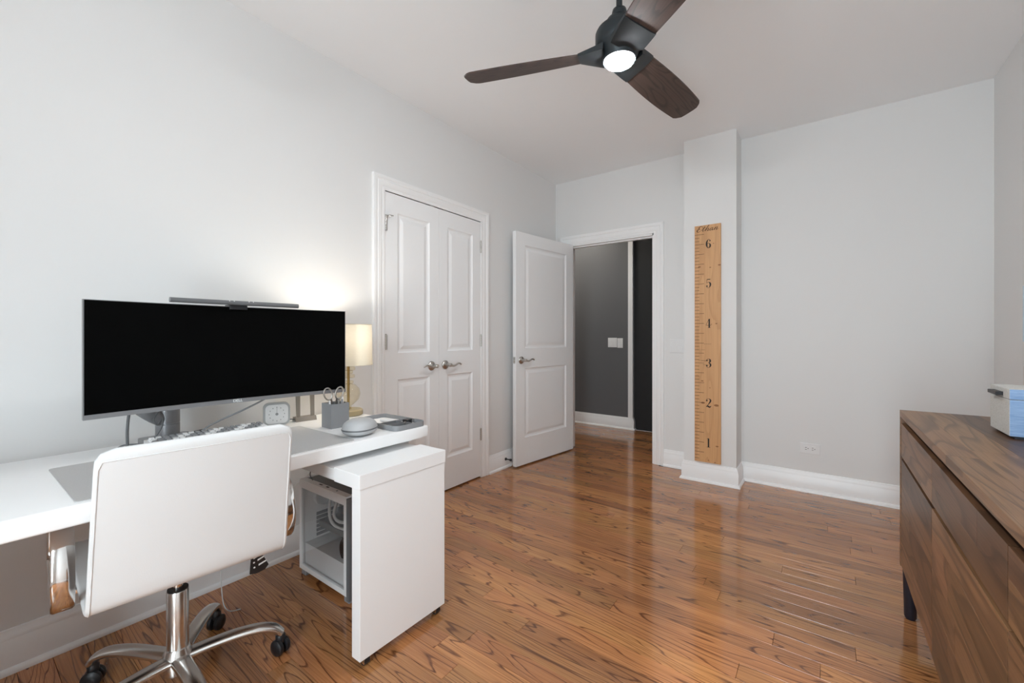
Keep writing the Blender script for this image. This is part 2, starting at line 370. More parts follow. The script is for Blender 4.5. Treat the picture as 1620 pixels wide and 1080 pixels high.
BASE = [(0, 0), (0.029, 0), (0.029, 0.006), (0.027, 0.013), (0.022, 0.018), (0.016, 0.02), (0.016, 0.104), (0.013, 0.109), (0.013, 0.113),
        (0.011, 0.124), (0.006, 0.133), (0.005, 0.142), (0.0, 0.144)]
def baseboard(name, pts, flip, label):
    b = NB(); moulding(b, pts, BASE, flip); struct(obj(name, b, 'trim', smooth=35), label, 'baseboard')
CW = 0.088
baseboard('baseboard_left', [(XL, YN), (XL, CL0 - CW)], -1, 'white moulded baseboard running behind the white desk')
baseboard('baseboard_left_corner', [(XL, CL1 + CW), (XL, YB)], -1, 'short white baseboard between closet and open door')
baseboard('baseboard_back', [(DR1 + CW, YB), (CX0, YB)], -1, 'short white baseboard between doorway and pillar')
baseboard('baseboard_column', [(CX0, YB - 0.03), (CX0, CY), (CX1, CY), (CX1, YB - 0.03)], -1, 'white baseboard wrapped around the pillar foot')
baseboard('baseboard_back_long', [(CX1, YB), (XR, YB)], -1, 'long white baseboard between pillar and dresser')
baseboard('baseboard_right', [(XR, YB), (XR, YN)], -1, 'white baseboard along the dresser wall')
baseboard('baseboard_near', [(XR, YN), (XL, YN)], -1, 'white baseboard under the windows')
baseboard('baseboard_hall', [(HXL, HY), (-1.84, HY), (-1.84, HY + 0.03)], -1, 'white baseboard of the charcoal hallway wall')
CAS = [(o, h * 0.68) for o, h in [(0, 0), (0, 0.012), (0.004, 0.014), (0.016, 0.014), (0.019, 0.011), (0.023, 0.016), (0.040, 0.021), (0.052, 0.021), (0.057, 0.016),
       (0.061, 0.021), (0.066, 0.026), (0.080, 0.028), (0.086, 0.026), (0.088, 0.020), (0.088, 0)]]
def casing(name, a0, a1, H, to3, label):
    """to3(a, z, out) -> world; U-shaped moulded casing with mitred corners"""
    b = NB(); cols = []
    for k in range(4):
        cols.append([b.verts.new(to3(a0 - o if k < 2 else a1 + o, 0.0 if k in (0, 3) else H + o, h)) for o, h in CAS])
    m_ = len(CAS)
    for A, B in zip(cols, cols[1:]):
        for j in range(m_): b.faces.new((A[j], A[(j + 1) % m_], B[(j + 1) % m_], B[j]))
    b.faces.new(cols[0]); b.faces.new(cols[-1])
    return struct(obj(name, b, 'trim', smooth=30), label, 'door casing')
trim1 = casing('trim_1', CL0, CL1, CLH, lambda a, z, o: (XL + o, a, z), 'white moulded casing around the closet doors')
trim2 = casing('trim_2', DR0, DR1, DRH, lambda a, z, o: (a, YB - o, z), 'white moulded casing around the open doorway')
b = NB()
bx(b, DR0, DR0 + 0.014, YB, YB + TW, 0, DRH); bx(b, DR1 - 0.014, DR1, YB, YB + TW, 0, DRH); bx(b, DR0, DR1, YB, YB + TW, DRH - 0.014, DRH)
bx(b, DR1 - 0.026, DR1 - 0.014, YB + 0.04, YB + 0.075, 0, DRH - 0.014); bx(b, DR0 + 0.014, DR1 - 0.014, YB + 0.04, YB + 0.075, DRH - 0.026, DRH - 0.014)
struct(obj('trim_3', b, 'trim'), 'white door jamb lining the open doorway', 'door jamb')
b = NB(); bx(b, -1.897, -1.84, HY - 0.012, HY + 0.03, 0.142, ZC)
struct(obj('trim_4', b, 'trim'), 'slim white corner strip beside the charcoal hallway wall', 'trim')

# added window (behind the camera, unseen), sized for the daylight it lets in
def window(name, a, c, z0, z1, to3, label):
    """to3(along, depth into the wall, z)"""
    def bb_(q, a0, a1, d0, d1, e0, e1):
        p, r = to3(a0, d0, e0), to3(a1, d1, e1); bx(q, min(p[0], r[0]), max(p[0], r[0]), min(p[1], r[1]), max(p[1], r[1]), e0, e1)
    b = NB(); zm = (z0 + z1) / 2
    for p in ((a, a + 0.05, z0, z1), (c - 0.05, c, z0, z1), (a + 0.05, c - 0.05, z0, z0 + 0.05), (a + 0.05, c - 0.05, z1 - 0.05, z1), (a + 0.05, c - 0.05, zm - 0.02, zm + 0.02)):
        bb_(b, p[0], p[1], 0.05, 0.10, p[2], p[3])
    wo = struct(obj(name, b, 'trim'), label, 'window')
    for zz in ((z0 + 0.05, zm - 0.02), (zm + 0.02, z1 - 0.05)):
        P('pane', 'pane', wo, lambda q: bb_(q, a + 0.05, c - 0.05, 0.073, 0.077, *zz))
    P('sill', 'trim', wo, lambda q: bb_(q, a - 0.05, c + 0.05, -0.03, 0.05, z0 - 0.025, z0))
window('added_window', *WINDOWS[0], lambda a, d, z: (a, YN - d, z), 'added unseen white sash window in the wall facing the doorway')

# ------------------------------------------------------------------ panelled doors
def door_leaf(name, w_, h, t, panels, label, loc, rz, cat='door'):
    """leaf in local x (width, from hinge) and z; front face looks to local -y (front at y=0), panels [(x0,x1,z0,z1)]"""
    b = NB()
    xs = sorted({0, w_, *[p[0] for p in panels], *[p[1] for p in panels]}); zs = sorted({0, h, *[p[2] for p in panels], *[p[3] for p in panels]})
    def inp(xm, zm): return any(p[0] < xm < p[1] and p[2] < zm < p[3] for p in panels)
    for xa, xb in zip(xs, xs[1:]):
        for za, zb in zip(zs, zs[1:]):
            if inp((xa + xb) / 2, (za + zb) / 2): continue
            bx(b, xa, xb, 0, t, za, zb)
    bmesh.ops.remove_doubles(b, verts=b.verts, dist=1e-5)
    dup = {}
    for f in list(b.faces): dup.setdefault(tuple(round(v, 4) for v in f.calc_center_median()), []).append(f)
    bmesh.ops.delete(b, geom=[f for L_ in dup.values() if len(L_) > 1 for f in L_], context='FACES')
    o = obj(name, b, 'door'); struct(o, label, cat); o.location = loc; o.rotation_euler = (0, 0, rz)
    for p in panels:
        q = NB(); rings = []
        for ins, dep in ((0, 0.0), (0.006, 0.0055), (0.013, 0.0085), (0.024, 0.0095), (0.046, 0.0035), (0.05, 0.003)):
            rings.append([q.verts.new((x, dep, z)) for x, z in ((p[0] + ins, p[2] + ins), (p[1] - ins, p[2] + ins), (p[1] - ins, p[3] - ins), (p[0] + ins, p[3] - ins))])
        for A, B in zip(rings, rings[1:]):
            for k in range(4): q.faces.new((A[k], A[(k + 1) % 4], B[(k + 1) % 4], B[k]))
        q.faces.new(rings[-1])
        bk = [q.verts.new((x, t - 0.006, z)) for x, z in ((p[0], p[2]), (p[1], p[2]), (p[1], p[3]), (p[0], p[3]))]
        for k in range(4): q.faces.new((rings[0][k], rings[0][(k + 1) % 4], bk[(k + 1) % 4], bk[k]))
        q.faces.new(bk)
        obj('panel', q, 'door', o)
    return o
def lever(parent, x, z, dirx, yf=0.0):
    """satin nickel lever set on the front (-y) of a leaf"""
    r = P('lever_handle', 'nickel', parent, lambda q: (lathe(q, [(0.0325, 0), (0.0325, 0.004), (0.029, 0.009), (0.018, 0.013), (0.013, 0.016), (0.012, 0.045), (0.0135, 0.048), (0.0135, 0.062), (0.010, 0.066)], (x, yf, z), (0, -1, 0), 24)), 40)
    P('lever', 'nickel', r, lambda q: tube(q, smooth_path([(x + dirx * a, yf - 0.055 - 0.002 * math.sin(a * 40), z + zz) for a, zz in ((0.0, 0), (0.02, -0.006), (0.042, -0.006), (0.065, 0.003), (0.085, 0.009), (0.105, 0.004), (0.112, -0.002))], 5), [0.0085 - 0.00011 * k for k in range(31)], 10), 60)
    return r
def hinge(parent, x, z, yf=0.0, pin=False):
    def f(q):
        for k in range(5): cyl(q, (x, yf - 0.005, z - 0.045 + k * 0.0183), (0, 0, 1), 0.0065, 0.0168, 12)
        bx(q, x, x + 0.014, yf - 0.0012, yf + 0.001, z - 0.045, z + 0.045); lathe(q, [(0.005, 0), (0.006, 0.003), (0.003, 0.007)], (x, yf - 0.005, z + 0.046), (0, 0, 1), 10)
    h_ = P('hinge', 'nickel', parent, f, 40)
    if pin:
        P('hinge_pin_stop', 'nickel', h_, lambda q: (tube(q, [(x, yf - 0.006, z + 0.047), (x + 0.012, yf - 0.03, z + 0.047), (x + 0.035, yf - 0.034, z + 0.047)], 0.003, 8), cyl(q, (x + 0.018, yf - 0.012, z + 0.047), (1, -1, 0), 0.006, 0.012, 12)), 40)
PZ = ((0.24 - 0.01, 0.845 - 0.01), (1.015 - 0.01, 1.912 - 0.01))
LW = (CL1 - CL0) / 2 - 0.003
# local -y must point to +x: rotate +90 deg -> local x maps to +y
d1 = door_leaf('door_1', LW, CLH - 0.018, 0.035, [(0.098, LW - 0.085, *p) for p in PZ], 'white two-panel closet leaf next to the table lamp', (XL + 0.004, CL0 + 0.002, 0.012), PI / 2)
d2 = door_leaf('door_2', LW, CLH - 0.018, 0.035, [(0.085, LW - 0.098, *p) for p in PZ], 'white two-panel closet leaf next to the open room door', (XL + 0.004, CL0 + LW + 0.004, 0.012), PI / 2)
lever(d1, LW - 0.068, 0.907, -1); lever(d2, 0.062, 0.907, 1)
for k, z in enumerate((1.82, 1.075, 0.33)): hinge(d1, 0.004, z, pin=(k == 0)); hinge(d2, LW - 0.004, z)
P('ball_catch', 'nickel', d1, lambda q: rbx(q, LW - 0.085, LW - 0.04, -0.001, 0.03, CLH - 0.018, CLH - 0.013, 0.001))
P('ball_catch', 'nickel', d2, lambda q: rbx(q, 0.04, 0.085, -0.001, 0.03, CLH - 0.018, CLH - 0.013, 0.001))
b = NB(); bx(b, XL - TW, XL - 0.001, CL0 - 0.012, CL0, 0, CLH); bx(b, XL - TW, XL - 0.001, CL1, CL1 + 0.012, 0, CLH); bx(b, XL - TW, XL - 0.001, CL0, CL1, CLH, CLH + 0.012)
struct(obj('trim_5', b, 'trim'), 'white jamb lining the closet opening', 'door jamb')
# open room door: free edge towards the camera, front looks to +x. leaf local x runs from hinge to free edge
DWd = 0.826
ang = math.atan2(-0.82, -0.107)      # direction hinge -> free edge
d3 = door_leaf('door_3', DWd, 2.008, 0.035, [(0.115, DWd - 0.115, *p) for p in PZ], 'white two-panel room door standing open against the side wall', (-2.0, 3.727, 0.012), ang)
# with local x pointing to -y, local -y points to -x; put the leaf on its other face instead
d3.scale = (1, -1, 1)
lever(d3, DWd - 0.065, 0.906, -1)
P('latch_plate', 'nickel', d3, lambda q: (rbx(q, DWd, DWd + 0.0015, 0.007, 0.03, 0.88, 0.935, 0.0006), lathe(q, [(0.008, 0), (0.008, 0.004), (0.004, 0.008)], (DWd, 0.018, 0.907), (1, 0, 0), 12)))
b = NB(); lathe(b, [(0.012, 0), (0.012, 0.006), (0.005, 0.008), (0.005, 0.045), (0.010, 0.046), (0.010, 0.06)], (XL + 0.016, 2.876, 0.075), (1, 0, 0), 12)
tag(obj('door_stop', b, 'black', smooth=40), 'small black door stop screwed to the baseboard by the open door', 'door stop')

# ------------------------------------------------------------------ wall plates
def decora(name, label, c, n, facing_y, w_=None, z_h=0.117):
    w_ = w_ or (0.07 + 0.046 * (n - 1)); t = thing(name, label, 'light switch', c)
    P('plate', 'whiteplastic', t, lambda q: rbx(q, -w_ / 2, w_ / 2, -0.006, 0, -z_h / 2, z_h / 2, 0.002))
    for k in range(n):
        cx = (k - (n - 1) / 2) * 0.046
        P('rocker', 'whiteplastic', t, lambda q: prism(q, [(0, -0.033), (0.0045, -0.033), (0.001, 0.0), (0.003, 0.033), (0, 0.033)], (cx - 0.0165, -0.006, 0), (0, -1, 0), (0, 0, 1), -0.033))
    return t
decora('light_switch', 'white double rocker switch between the doorway and the pillar', (-1.012, YB, 1.04), 2, True)
decora('light_switch', 'white double rocker switch on the charcoal hallway wall', (-2.098, HY, 1.043), 2, True)
decora('light_switch', 'white single rocker switch on the charcoal hallway wall', (-2.0, HY, 1.038), 1, True)
t = thing('wall_outlet', 'white double socket set sideways above the long baseboard', 'outlet', (-0.084, YB, 0.312))
P('plate', 'whiteplastic', t, lambda q: rbx(q, -0.06, 0.06, -0.006, 0, -0.037, 0.037, 0.002))
for sx in (-0.02, 0.02):
    f = P('socket_face', 'whiteplastic', t, lambda q: prism(q, [(x, z) for x, z in rrect(0.03, 0.034, 0.009)], (sx, -0.006, 0), (1, 0, 0), (0, 0, 1), 0.0025))
    P('slot', 'ink', f, lambda q: (bx(q, sx - 0.008, sx + 0.001, -0.0088, -0.0083, 0.0055, 0.0085), bx(q, sx - 0.008, sx + 0.001, -0.0088, -0.0083, -0.0085, -0.0055), cyl(q, (sx + 0.009, -0.0083, 0), (0, -1, 0), 0.0028, 0.0005, 10)))

# ------------------------------------------------------------------ desk with pull-out
DX0, DX1, DY0, DY1, DZ = -2.07, -1.42, -0.215, 1.295, 0.73
t = thing('desk', 'long white lacquered desk standing along the grey wall', 'desk', (0, 0, 0))
P('desktop', 'desk', t, lambda q: rbx(q, DX0, DX1, DY0, DY1, DZ - 0.05, DZ, 0.006, 3), 40)
P('end_panel', 'desk', t, lambda q: rbx(q, DX0, DX1 - 0.005, DY0, DY0 + 0.05, 0, DZ - 0.05, 0.002))
P('end_panel', 'desk', t, lambda q: rbx(q, DX0, -1.49, DY1 - 0.052, DY1 - 0.004, 0, DZ - 0.05, 0.002))
P('cross_rail', 'desk', t, lambda q: rbx(q, DX0 + 0.01, DX0 + 0.028, DY0 + 0.05, DY1 - 0.052, DZ - 0.17, DZ - 0.05, 0.002))
PY0, PY1, PXF = 0.836, 1.236, -1.252
t = thing('pull_out_table', 'white pull-out panel table sliding out below the desktop', 'table', (0, 0, 0))
P('tabletop', 'desk', t, lambda q: rbx(q, PXF - 0.155, PXF, PY0, PY1, 0.61, 0.66, 0.0015, 2))
P('sliding_shelf', 'desk', t, lambda q: bx(q, DX0 + 0.06, PXF - 0.155, PY0 + 0.003, PY1 - 0.003, 0.612, 0.652))
P('front_panel', 'desk', t, lambda q: rbx(q, PXF - 0.05, PXF - 0.003, PY0 + 0.003, PY1 - 0.003, 0.03, 0.611, 0.0015, 2))
for yy in (PY0 + 0.035, PY1 - 0.035):
    c = P('caster', 'black', t, lambda q: cyl(q, (PXF - 0.022, yy - 0.01, 0.0165), (0, 1, 0), 0.0165, 0.02, 16), 40)
    for s_ in (-1, 1): P('fork', 'alu', c, lambda q: bx(q, PXF - 0.036, PXF - 0.008, yy + s_ * 0.0125 - 0.0015, yy + s_ * 0.0125 + 0.0015, 0.01, 0.03))
P('rail_roller', 'alu', t, lambda q: (cyl(q, (-1.72, PY0 + 0.02, 0.667), (0, 1, 0), 0.011, 0.03, 14)), 40)

# ------------------------------------------------------------------ office chair
ch = thing('office_chair', 'white leather office chair on a polished five-star base', 'chair', (-1.66, 0.452, 0), math.radians(-5.0))
prof = [V(p.x, 0, p.y) for p in smooth_path([(-.235, .462, 0), (-.2, .472, 0), (-.1, .469, 0), (.02, .465, 0), (.12, .461, 0), (.2, .457, 0), (.24, .4585, 0), (.262, .470, 0), (.272, .494, 0), (.281, .54, 0), (.303, .65, 0), (.327, .765, 0), (.350, .868, 0)], 6)]
acc = [0]
for p0, p1 in zip(prof, prof[1:]): acc.append(acc[-1] + (p1 - p0).length)
LT = acc[-1]
def shell(q):
    T, HW, rings = 0.0095, 0.238, []
    for i, p in enumerate(prof):
        d = (prof[min(i + 1, len(prof) - 1)] - prof[max(i - 1, 0)]).normalized(); nrm = V(-d.z, 0, d.x)
        s = min(acc[i], LT - acc[i]); rc = 0.036
        hw = HW - (rc - math.sqrt(max(0, rc * rc - max(0, rc - s) ** 2))) - 0.024 * (acc[i] / LT)
        tt = T * min(1, math.sqrt(max(0.06, 1 - (max(0, 0.010 - s) / 0.010) ** 2)))
        ring = []
        for k in range(24):
            a = 2 * PI * k / 24; ca, sa = math.cos(a), math.sin(a)
            ring.append(q.verts.new(p + V(0, 1, 0) * (hw - tt) * (1 if ca > 1e-6 else -1 if ca < -1e-6 else 0) + V(0, 1, 0) * tt * math.copysign(abs(ca) ** 0.7, ca) + nrm * tt * math.copysign(abs(sa) ** 0.7, sa)))
        rings.append(ring)
    for A, B in zip(rings, rings[1:]):
        for k in range(24): q.faces.new((A[k], A[(k + 1) % 24], B[(k + 1) % 24], B[k]))
    q.faces.new(rings[0][::-1]); q.faces.new(rings[-1])
sh = P('seat_shell', 'leather', ch, shell, 60)
def piping(q):
    left, right, k0 = [], [], [i for i in range(len(prof)) if acc[i] > 0.42]
    for i in k0:
        p = prof[i]; d = (prof[min(i + 1, len(prof) - 1)] - prof[max(i - 1, 0)]).normalized(); nrm = V(d.z, 0, -d.x)
        s = LT - acc[i]; rc = 0.036
        if s < 0.012: continue
        hw = 0.238 - (rc - math.sqrt(max(0, rc * rc - max(0, rc - s + 0.012) ** 2))) - 0.024 * (acc[i] / LT) - 0.007
        left.append(p + nrm * 0.0093 + V(0, -hw, 0)); right.append(p + nrm * 0.0093 + V(0, hw, 0))
    tube(q, left + right[::-1], 0.0018, 6)
P('seam', 'leather', sh, piping, 60)
def arm_loop(q, yc):
    pts = [(-.20, .452), (-.21, .475), (-.205, .56), (-.17, .63), (-.12, .652), (.02, .656), (.12, .65), (.175, .62), (.205, .54), (.19, .475), (.15, .452), (0, .446)]
    pl = smooth_path([(a, yc, z) for a, z in pts] + [(-.20, yc, .452)], 5)[:-1]; n = len(pl); rings = []
    for i in range(n):
        d = (pl[(i + 1) % n] - pl[i - 1]).normalized(); nr = V(-d.z, 0, d.x)
        rings.append([q.verts.new(pl[i] + V(0, a * 0.021, 0) + nr * c * 0.006) for a, c in ((-1, -.5), (-1, .5), (-.8, 1), (.8, 1), (1, .5), (1, -.5), (.8, -1), (-.8, -1))])
    for i in range(n):
        A, B = rings[i], rings[(i + 1) % n]
        for k in range(8): q.faces.new((A[k], A[(k + 1) % 8], B[(k + 1) % 8], B[k]))
for sy in (-1, 1):
    a_ = P('armrest', 'chrome', ch, lambda q: arm_loop(q, sy * 0.258), 50)
    P('arm_bracket', 'chrome', a_, lambda q: rbx(q, -0.06, 0.06, min(sy * 0.10, sy * 0.25), max(sy * 0.10, sy * 0.25), 0.434, 0.447, 0.002))
P('tilt_mechanism', 'black', ch, lambda q: rbx(q, -0.11, 0.11, -0.10, 0.10, 0.40, 0.44, 0.008))
def paddle(q):
    tube(q, [(0.05, 0.09, 0.415), (0.09, 0.15, 0.414), (0.12, 0.19, 0.42)], 0.005, 8)
pd = P('adjustment_lever', 'black', ch, paddle, 40)
# paddle hanging from the lever under the seat, printed symbols face the room
def padplate(q): prism(q, [(-.018, .033), (.004, .04), (.034, -.022), (.024, -.036), (0, -.042), (-.02, -.038)], (0.13, 0.186, 0.384), (0.12, 0.99, 0), (0.15, 0, 0.99), 0.007)
pp = P('lever_paddle', 'black', ch, padplate)
def padprint(q):
    u, v = V(0.12, 0.99, 0).normalized(), V(0.15, 0, 0.99); n_ = u.cross(v).normalized(); o = V(0.13, 0.186, 0.384) + n_ * 0.0072
    for x, y_, ww in ((-.004, .026, 0), (-.01, .0, 0), (-.008, -.018, 0), (-.012, .012, .02), (.0, .002, .02), (.004, -.016, .022)):
        if ww: prism(q, [(x, y_), (x + ww, y_ + .009), (x + ww, y_ + .014), (x, y_ + .006)], o, u, v, 0.0004)
        else: prism(q, [(x + .003 * math.cos(k * PI / 4), y_ + .003 * math.sin(k * PI / 4)) for k in range(8)], o, u, v, 0.0004)
P('printed_symbols', 'white_ink', pp, padprint)
P('gas_lift', 'alu', ch, lambda q: lathe(q, [(0.029, 0.10), (0.029, 0.318), (0.027, 0.322)], n=28), 40)
P('piston', 'chrome', ch, lambda q: lathe(q, [(0.014, 0.32), (0.014, 0.405)], n=18), 40)
P('lift_collar', 'black', ch, lambda q: lathe(q, [(0.0275, 0.3215), (0.0275, 0.326), (0.015, 0.327)], n=24), 40)
P('base_hub', 'alu', ch, lambda q: lathe(q, [(0.030, 0.062), (0.044, 0.07), (0.045, 0.10), (0.038, 0.125), (0.032, 0.14)], n=28), 40)
for k in range(5):
    a = math.radians(69 + 5 + 72 * k); ca, sa = math.cos(a), math.sin(a)
    def leg(q):
        pts = smooth_path([(r * ca, r * sa, z) for r, z in ((0.02, 0.105), (0.08, 0.113), (0.16, 0.118), (0.225, 0.113), (0.268, 0.098), (0.29, 0.075))], 5)
        n = len(pts); tube(q, pts, [0.027 - 0.006 * i / n for i in range(n)], 12, flat=((0, 0, 1), 0.62))
    lg = P('leg', 'alu', ch, leg, 60)
    cst = P('caster', 'black', ch, lambda q: (rbx(q, 0, 0, 0, 0, 0, 0, 0) if False else lathe(q, [(0.013, 0.04), (0.016, 0.048), (0.016, 0.066), (0.008, 0.076)], (0.288 * ca, 0.288 * sa, 0), (0, 0, 1), 14)), 40)
    b2 = a + math.radians(35 + 40 * k); wx, wy = math.cos(b2), math.sin(b2)
    for s in (-1, 1):
        P('wheel', 'black', cst, lambda q: lathe(q, [(0.020, 0.004), (0.0265, 0.007), (0.0275, 0.012), (0.0265, 0.019), (0.020, 0.024), (0.008, 0.0255)], (0.288 * ca, 0.288 * sa, 0.0275), (s * wx, s * wy, 0), 22), 40)

# ------------------------------------------------------------------ monitor on its arm
MW, MZ0, MZ1 = 0.842, 0.874, 1.240
mon = thing('monitor', 'curved ultrawide monitor with a black screen on a desk arm', 'monitor', (-1.772, 0.676, 0), math.atan2(-0.040, 0.842))
# local y runs along the screen, local +x looks at the room
def curve_x(y): R_ = 2.6; return R_ - math.sqrt(R_ * R_ - y * y)
def slab(q, y0, y1, z0, z1, xf, xb, n=24):
    ys = [y0 + (y1 - y0) * k / n for k in range(n + 1)]; rows = []
    for y_ in ys:
        c = curve_x(y_) - 0.034; rows.append([q.verts.new((c + x, y_, z)) for x, z in ((xf, z0), (xf, z1), (xb, z1), (xb, z0))])
    for A, B in zip(rows, rows[1:]):
        for k in range(4): q.faces.new((A[k], A[(k + 1) % 4], B[(k + 1) % 4], B[k]))
    q.faces.new(rows[0]); q.faces.new(rows[-1])
hm = MW / 2
P('housing', 'silver', mon, lambda q: slab(q, -hm, hm, MZ0, MZ1, 0.0, -0.020))
P('screen', 'screen', mon, lambda q: slab(q, -hm + 0.003, hm - 0.003, MZ0 + 0.015, MZ1 - 0.002, 0.002, 0.0))
chin = P('chin', 'silver', mon, lambda q: slab(q, -hm, hm, MZ0, MZ0 + 0.0148, 0.003, 0.0))
P('back_cover', 'greydark', mon, lambda q: rbx(q, -0.09, -0.05, -0.24, 0.24, 0.92, 1.18, 0.012))
def text_mesh(name, s, size, mtx, m, parent, depth=0.0004, bold=0.0):
    cu = bpy.data.curves.new(name, 'FONT'); cu.body = s; cu.size = size; cu.align_x = 'CENTER'; cu.align_y = 'CENTER'; cu.extrude = depth; cu.offset = bold
    to = bpy.data.objects.new(name, cu); COL.objects.link(to); bpy.context.view_layer.update()
    me = bpy.data.meshes.new_from_object(to); bpy.data.objects.remove(to); me.transform(mtx); me.materials.append(M[m])
    o = bpy.data.objects.new(name, me); COL.objects.link(o); o.parent = parent; return o
# letters: text x -> local y, text y -> z, text z -> +x
FACE_X = Matrix(((0, 0, 1, 0), (1, 0, 0, 0), (0, 1, 0, 0), (0, 0, 0, 1)))
text_mesh('lettering', 'DELL', 0.0145, Matrix.Translation((-0.0305, 0.0, MZ0 + 0.0075)) @ FACE_X, 'white_ink', chin, bold=0.0003)
lb = thing('monitor_light_bar', 'slim dark metal light bar perched on top of the monitor', 'lamp', (-1.772, 0.676, 0), math.atan2(-0.040, 0.842))
P('tube', 'greydark', lb, lambda q: tube(q, [(-0.012, -0.21, MZ1 + 0.0125), (-0.012, 0.215, MZ1 + 0.0125)], 0.0085, 16), 40)
for yy in (-0.2105, 0.2155): P('end_cap', 'silver', lb, lambda q: cyl(q, (-0.012, yy - 0.001, MZ1 + 0.0125), (0, 1, 0), 0.0087, 0.002, 16), 40)
cl = P('clip', 'black', lb, lambda q: (rbx(q, -0.031, -0.02, -0.03, 0.03, MZ1 - 0.012, MZ1 + 0.006, 0.002), rbx(q, -0.075, -0.056, -0.03, 0.03, MZ1 - 0.06, MZ1 + 0.006, 0.004), rbx(q, -0.075, -0.02, -0.03, 0.03, MZ1 + 0.0005, MZ1 + 0.006, 0.002)))
for yy in (-0.035, -0.02, 0.03, 0.045): P('touch_button', 'white_ink', cl, lambda q: cyl(q, (-0.0055, yy, MZ1 + 0.0185), (0.75, 0, 0.66), 0.0022, 0.0004, 8))
# arm
ar = thing('display_mount', 'grey metal display mount clamped to the back edge of the desk', 'mount', (-2.005, 0.515, DZ))
P('clamp_plate', 'silver', ar, lambda q: prism(q, rrect(0.125, 0.155, 0.02), (0, 0, 0.0), (1, 0, 0), (0, 1, 0), 0.016))
P('clamp_knob', 'black', ar, lambda q: tube(q, [(0.0, 0.085, 0.012), (0.0, 0.112, 0.012)], [0.011, 0.013], 12), 40)
P('post', 'silver', ar, lambda q: lathe(q, [(0.037, 0.016), (0.037, 0.066), (0.0355, 0.067), (0.0355, 0.07), (0.037, 0.071), (0.037, 0.15), (0.034, 0.16)], n=28), 35)
P('lower_arm', 'silver', ar, lambda q: tube(q, smooth_path([(0.01, -0.02, 0.085), (0.03, -0.06, 0.115), (0.03, -0.115, 0.18), (0.03, -0.13, 0.27)], 5), 0.021, 12, flat=((0, 0, 1), 1.2)), 50)
P('upper_arm', 'silver', ar, lambda q: tube(q, smooth_path([(0.03, -0.13, 0.27), (0.07, -0.02, 0.30), (0.125, 0.12, 0.315)], 5), 0.02, 12), 50)
P('mounting_head', 'greydark', ar, lambda q: (rbx(q, 0.115, 0.140, 0.11, 0.21, 0.265, 0.365, 0.004)))
def cable(name, label, pts, r, m): b = NB(); tube(b, smooth_path(pts, 8), r, 8); return tag(obj(name, b, m, smooth=60), label, 'cable')
cable('power_cable', 'thick black cable looping down beside the monitor arm', [(-1.955, 0.405, 0.90), (-1.945, 0.392, 0.86), (-1.94, 0.386, 0.80), (-1.942, 0.386, 0.74), (-1.96, 0.38, 0.736)], 0.0045, 'greydark')
cable('signal_cable', 'thin grey cable twisted in front of the arm post', [(-1.93, 0.49, 0.90), (-1.935, 0.475, 0.86), (-1.93, 0.455, 0.83), (-1.925, 0.465, 0.81), (-1.93, 0.48, 0.835), (-1.92, 0.475, 0.80), (-1.925, 0.45, 0.753)], 0.0028, 'greydark')
cable('display_cable', 'grey cable drooping from the monitor to the arm clamp', [(-1.85, 0.83, 0.895), (-1.87, 0.80, 0.865), (-1.90, 0.74, 0.83), (-1.93, 0.68, 0.80), (-1.945, 0.63, 0.775), (-1.95, 0.60, 0.752)], 0.0036, 'grey')
cable('keyboard_cable', 'dark cord curling over the desk behind the keyboard', [(-1.965, 0.36, 0.735), (-1.955, 0.375, 0.748), (-1.93, 0.40, 0.752), (-1.90, 0.44, 0.751), (-1.90, 0.50, 0.752)], 0.003, 'greydark')
cable('thin_cord', 'thin brown cord lying on the desk next to the clock', [(-1.93, 0.755, 0.734), (-1.945, 0.79, 0.745), (-1.94, 0.815, 0.745), (-1.925, 0.835, 0.734)], 0.002, 'brown')
cable('hanging_cord', 'thin white cord with a plug hanging down to the floor under the desk', [(-2.085, 0.70, 0.66), (-2.09, 0.71, 0.45), (-2.085, 0.715, 0.25), (-2.02, 0.70, 0.05), (-1.96, 0.70, 0.008), (-1.93, 0.735, 0.006)], 0.002, 'tubewhite')
cable('charging_cord', 'grey cord sagging along the wall behind the computer', [(-2.195, 0.86, 0.62), (-2.195, 0.90, 0.44), (-2.195, 0.98, 0.36), (-2.195, 1.10, 0.36), (-2.195, 1.22, 0.45)], 0.0025, 'tubewhite')

# ------------------------------------------------------------------ desk things
b = NB(); prism(b, rrect(0.42, 0.75, 0.012), (-1.648, 0.567, DZ), (1, 0, 0), (0, 1, 0), 0.0025)
mato = tag(obj('desk_mat', b, 'felt'), 'large grey desk mat lying under the keyboard', 'desk mat')
kb = thing('keyboard', 'white keyboard with grey and white keycaps half hidden behind the chair', 'keyboard', (-1.835, 0.61, DZ + 0.0095), math.radians(-2))
P('case', 'whiteplastic', kb, lambda q: prism(q, [(-0.065, -0.007), (0.065, -0.007), (0.065, 0.014), (-0.065, 0.026)], (0, 0.19, 0), (1, 0, 0), (0, 0, 1), 0.38))
def keycap(wd):
    b = NB(); A = [b.verts.new((sx * 0.0085, sy * (wd / 2 - 0.0008), 0)) for sx, sy in ((-1, -1), (1, -1), (1, 1), (-1, 1))]
    B = [b.verts.new((sx * 0.0062 - 0.0006, sy * (wd / 2 - 0.0032), 0.0095)) for sx, sy in ((-1, -1), (1, -1), (1, 1), (-1, 1))]
    for k in range(4): b.faces.new((A[k], A[(k + 1) % 4], B[(k + 1) % 4], B[k]))
    b.faces.new(B); b.faces.new(A[::-1]); bmesh.ops.recalc_face_normals(b, faces=b.faces)
    me = bpy.data.meshes.new('keycap'); b.to_mesh(me); b.free(); return me
kmesh = {}
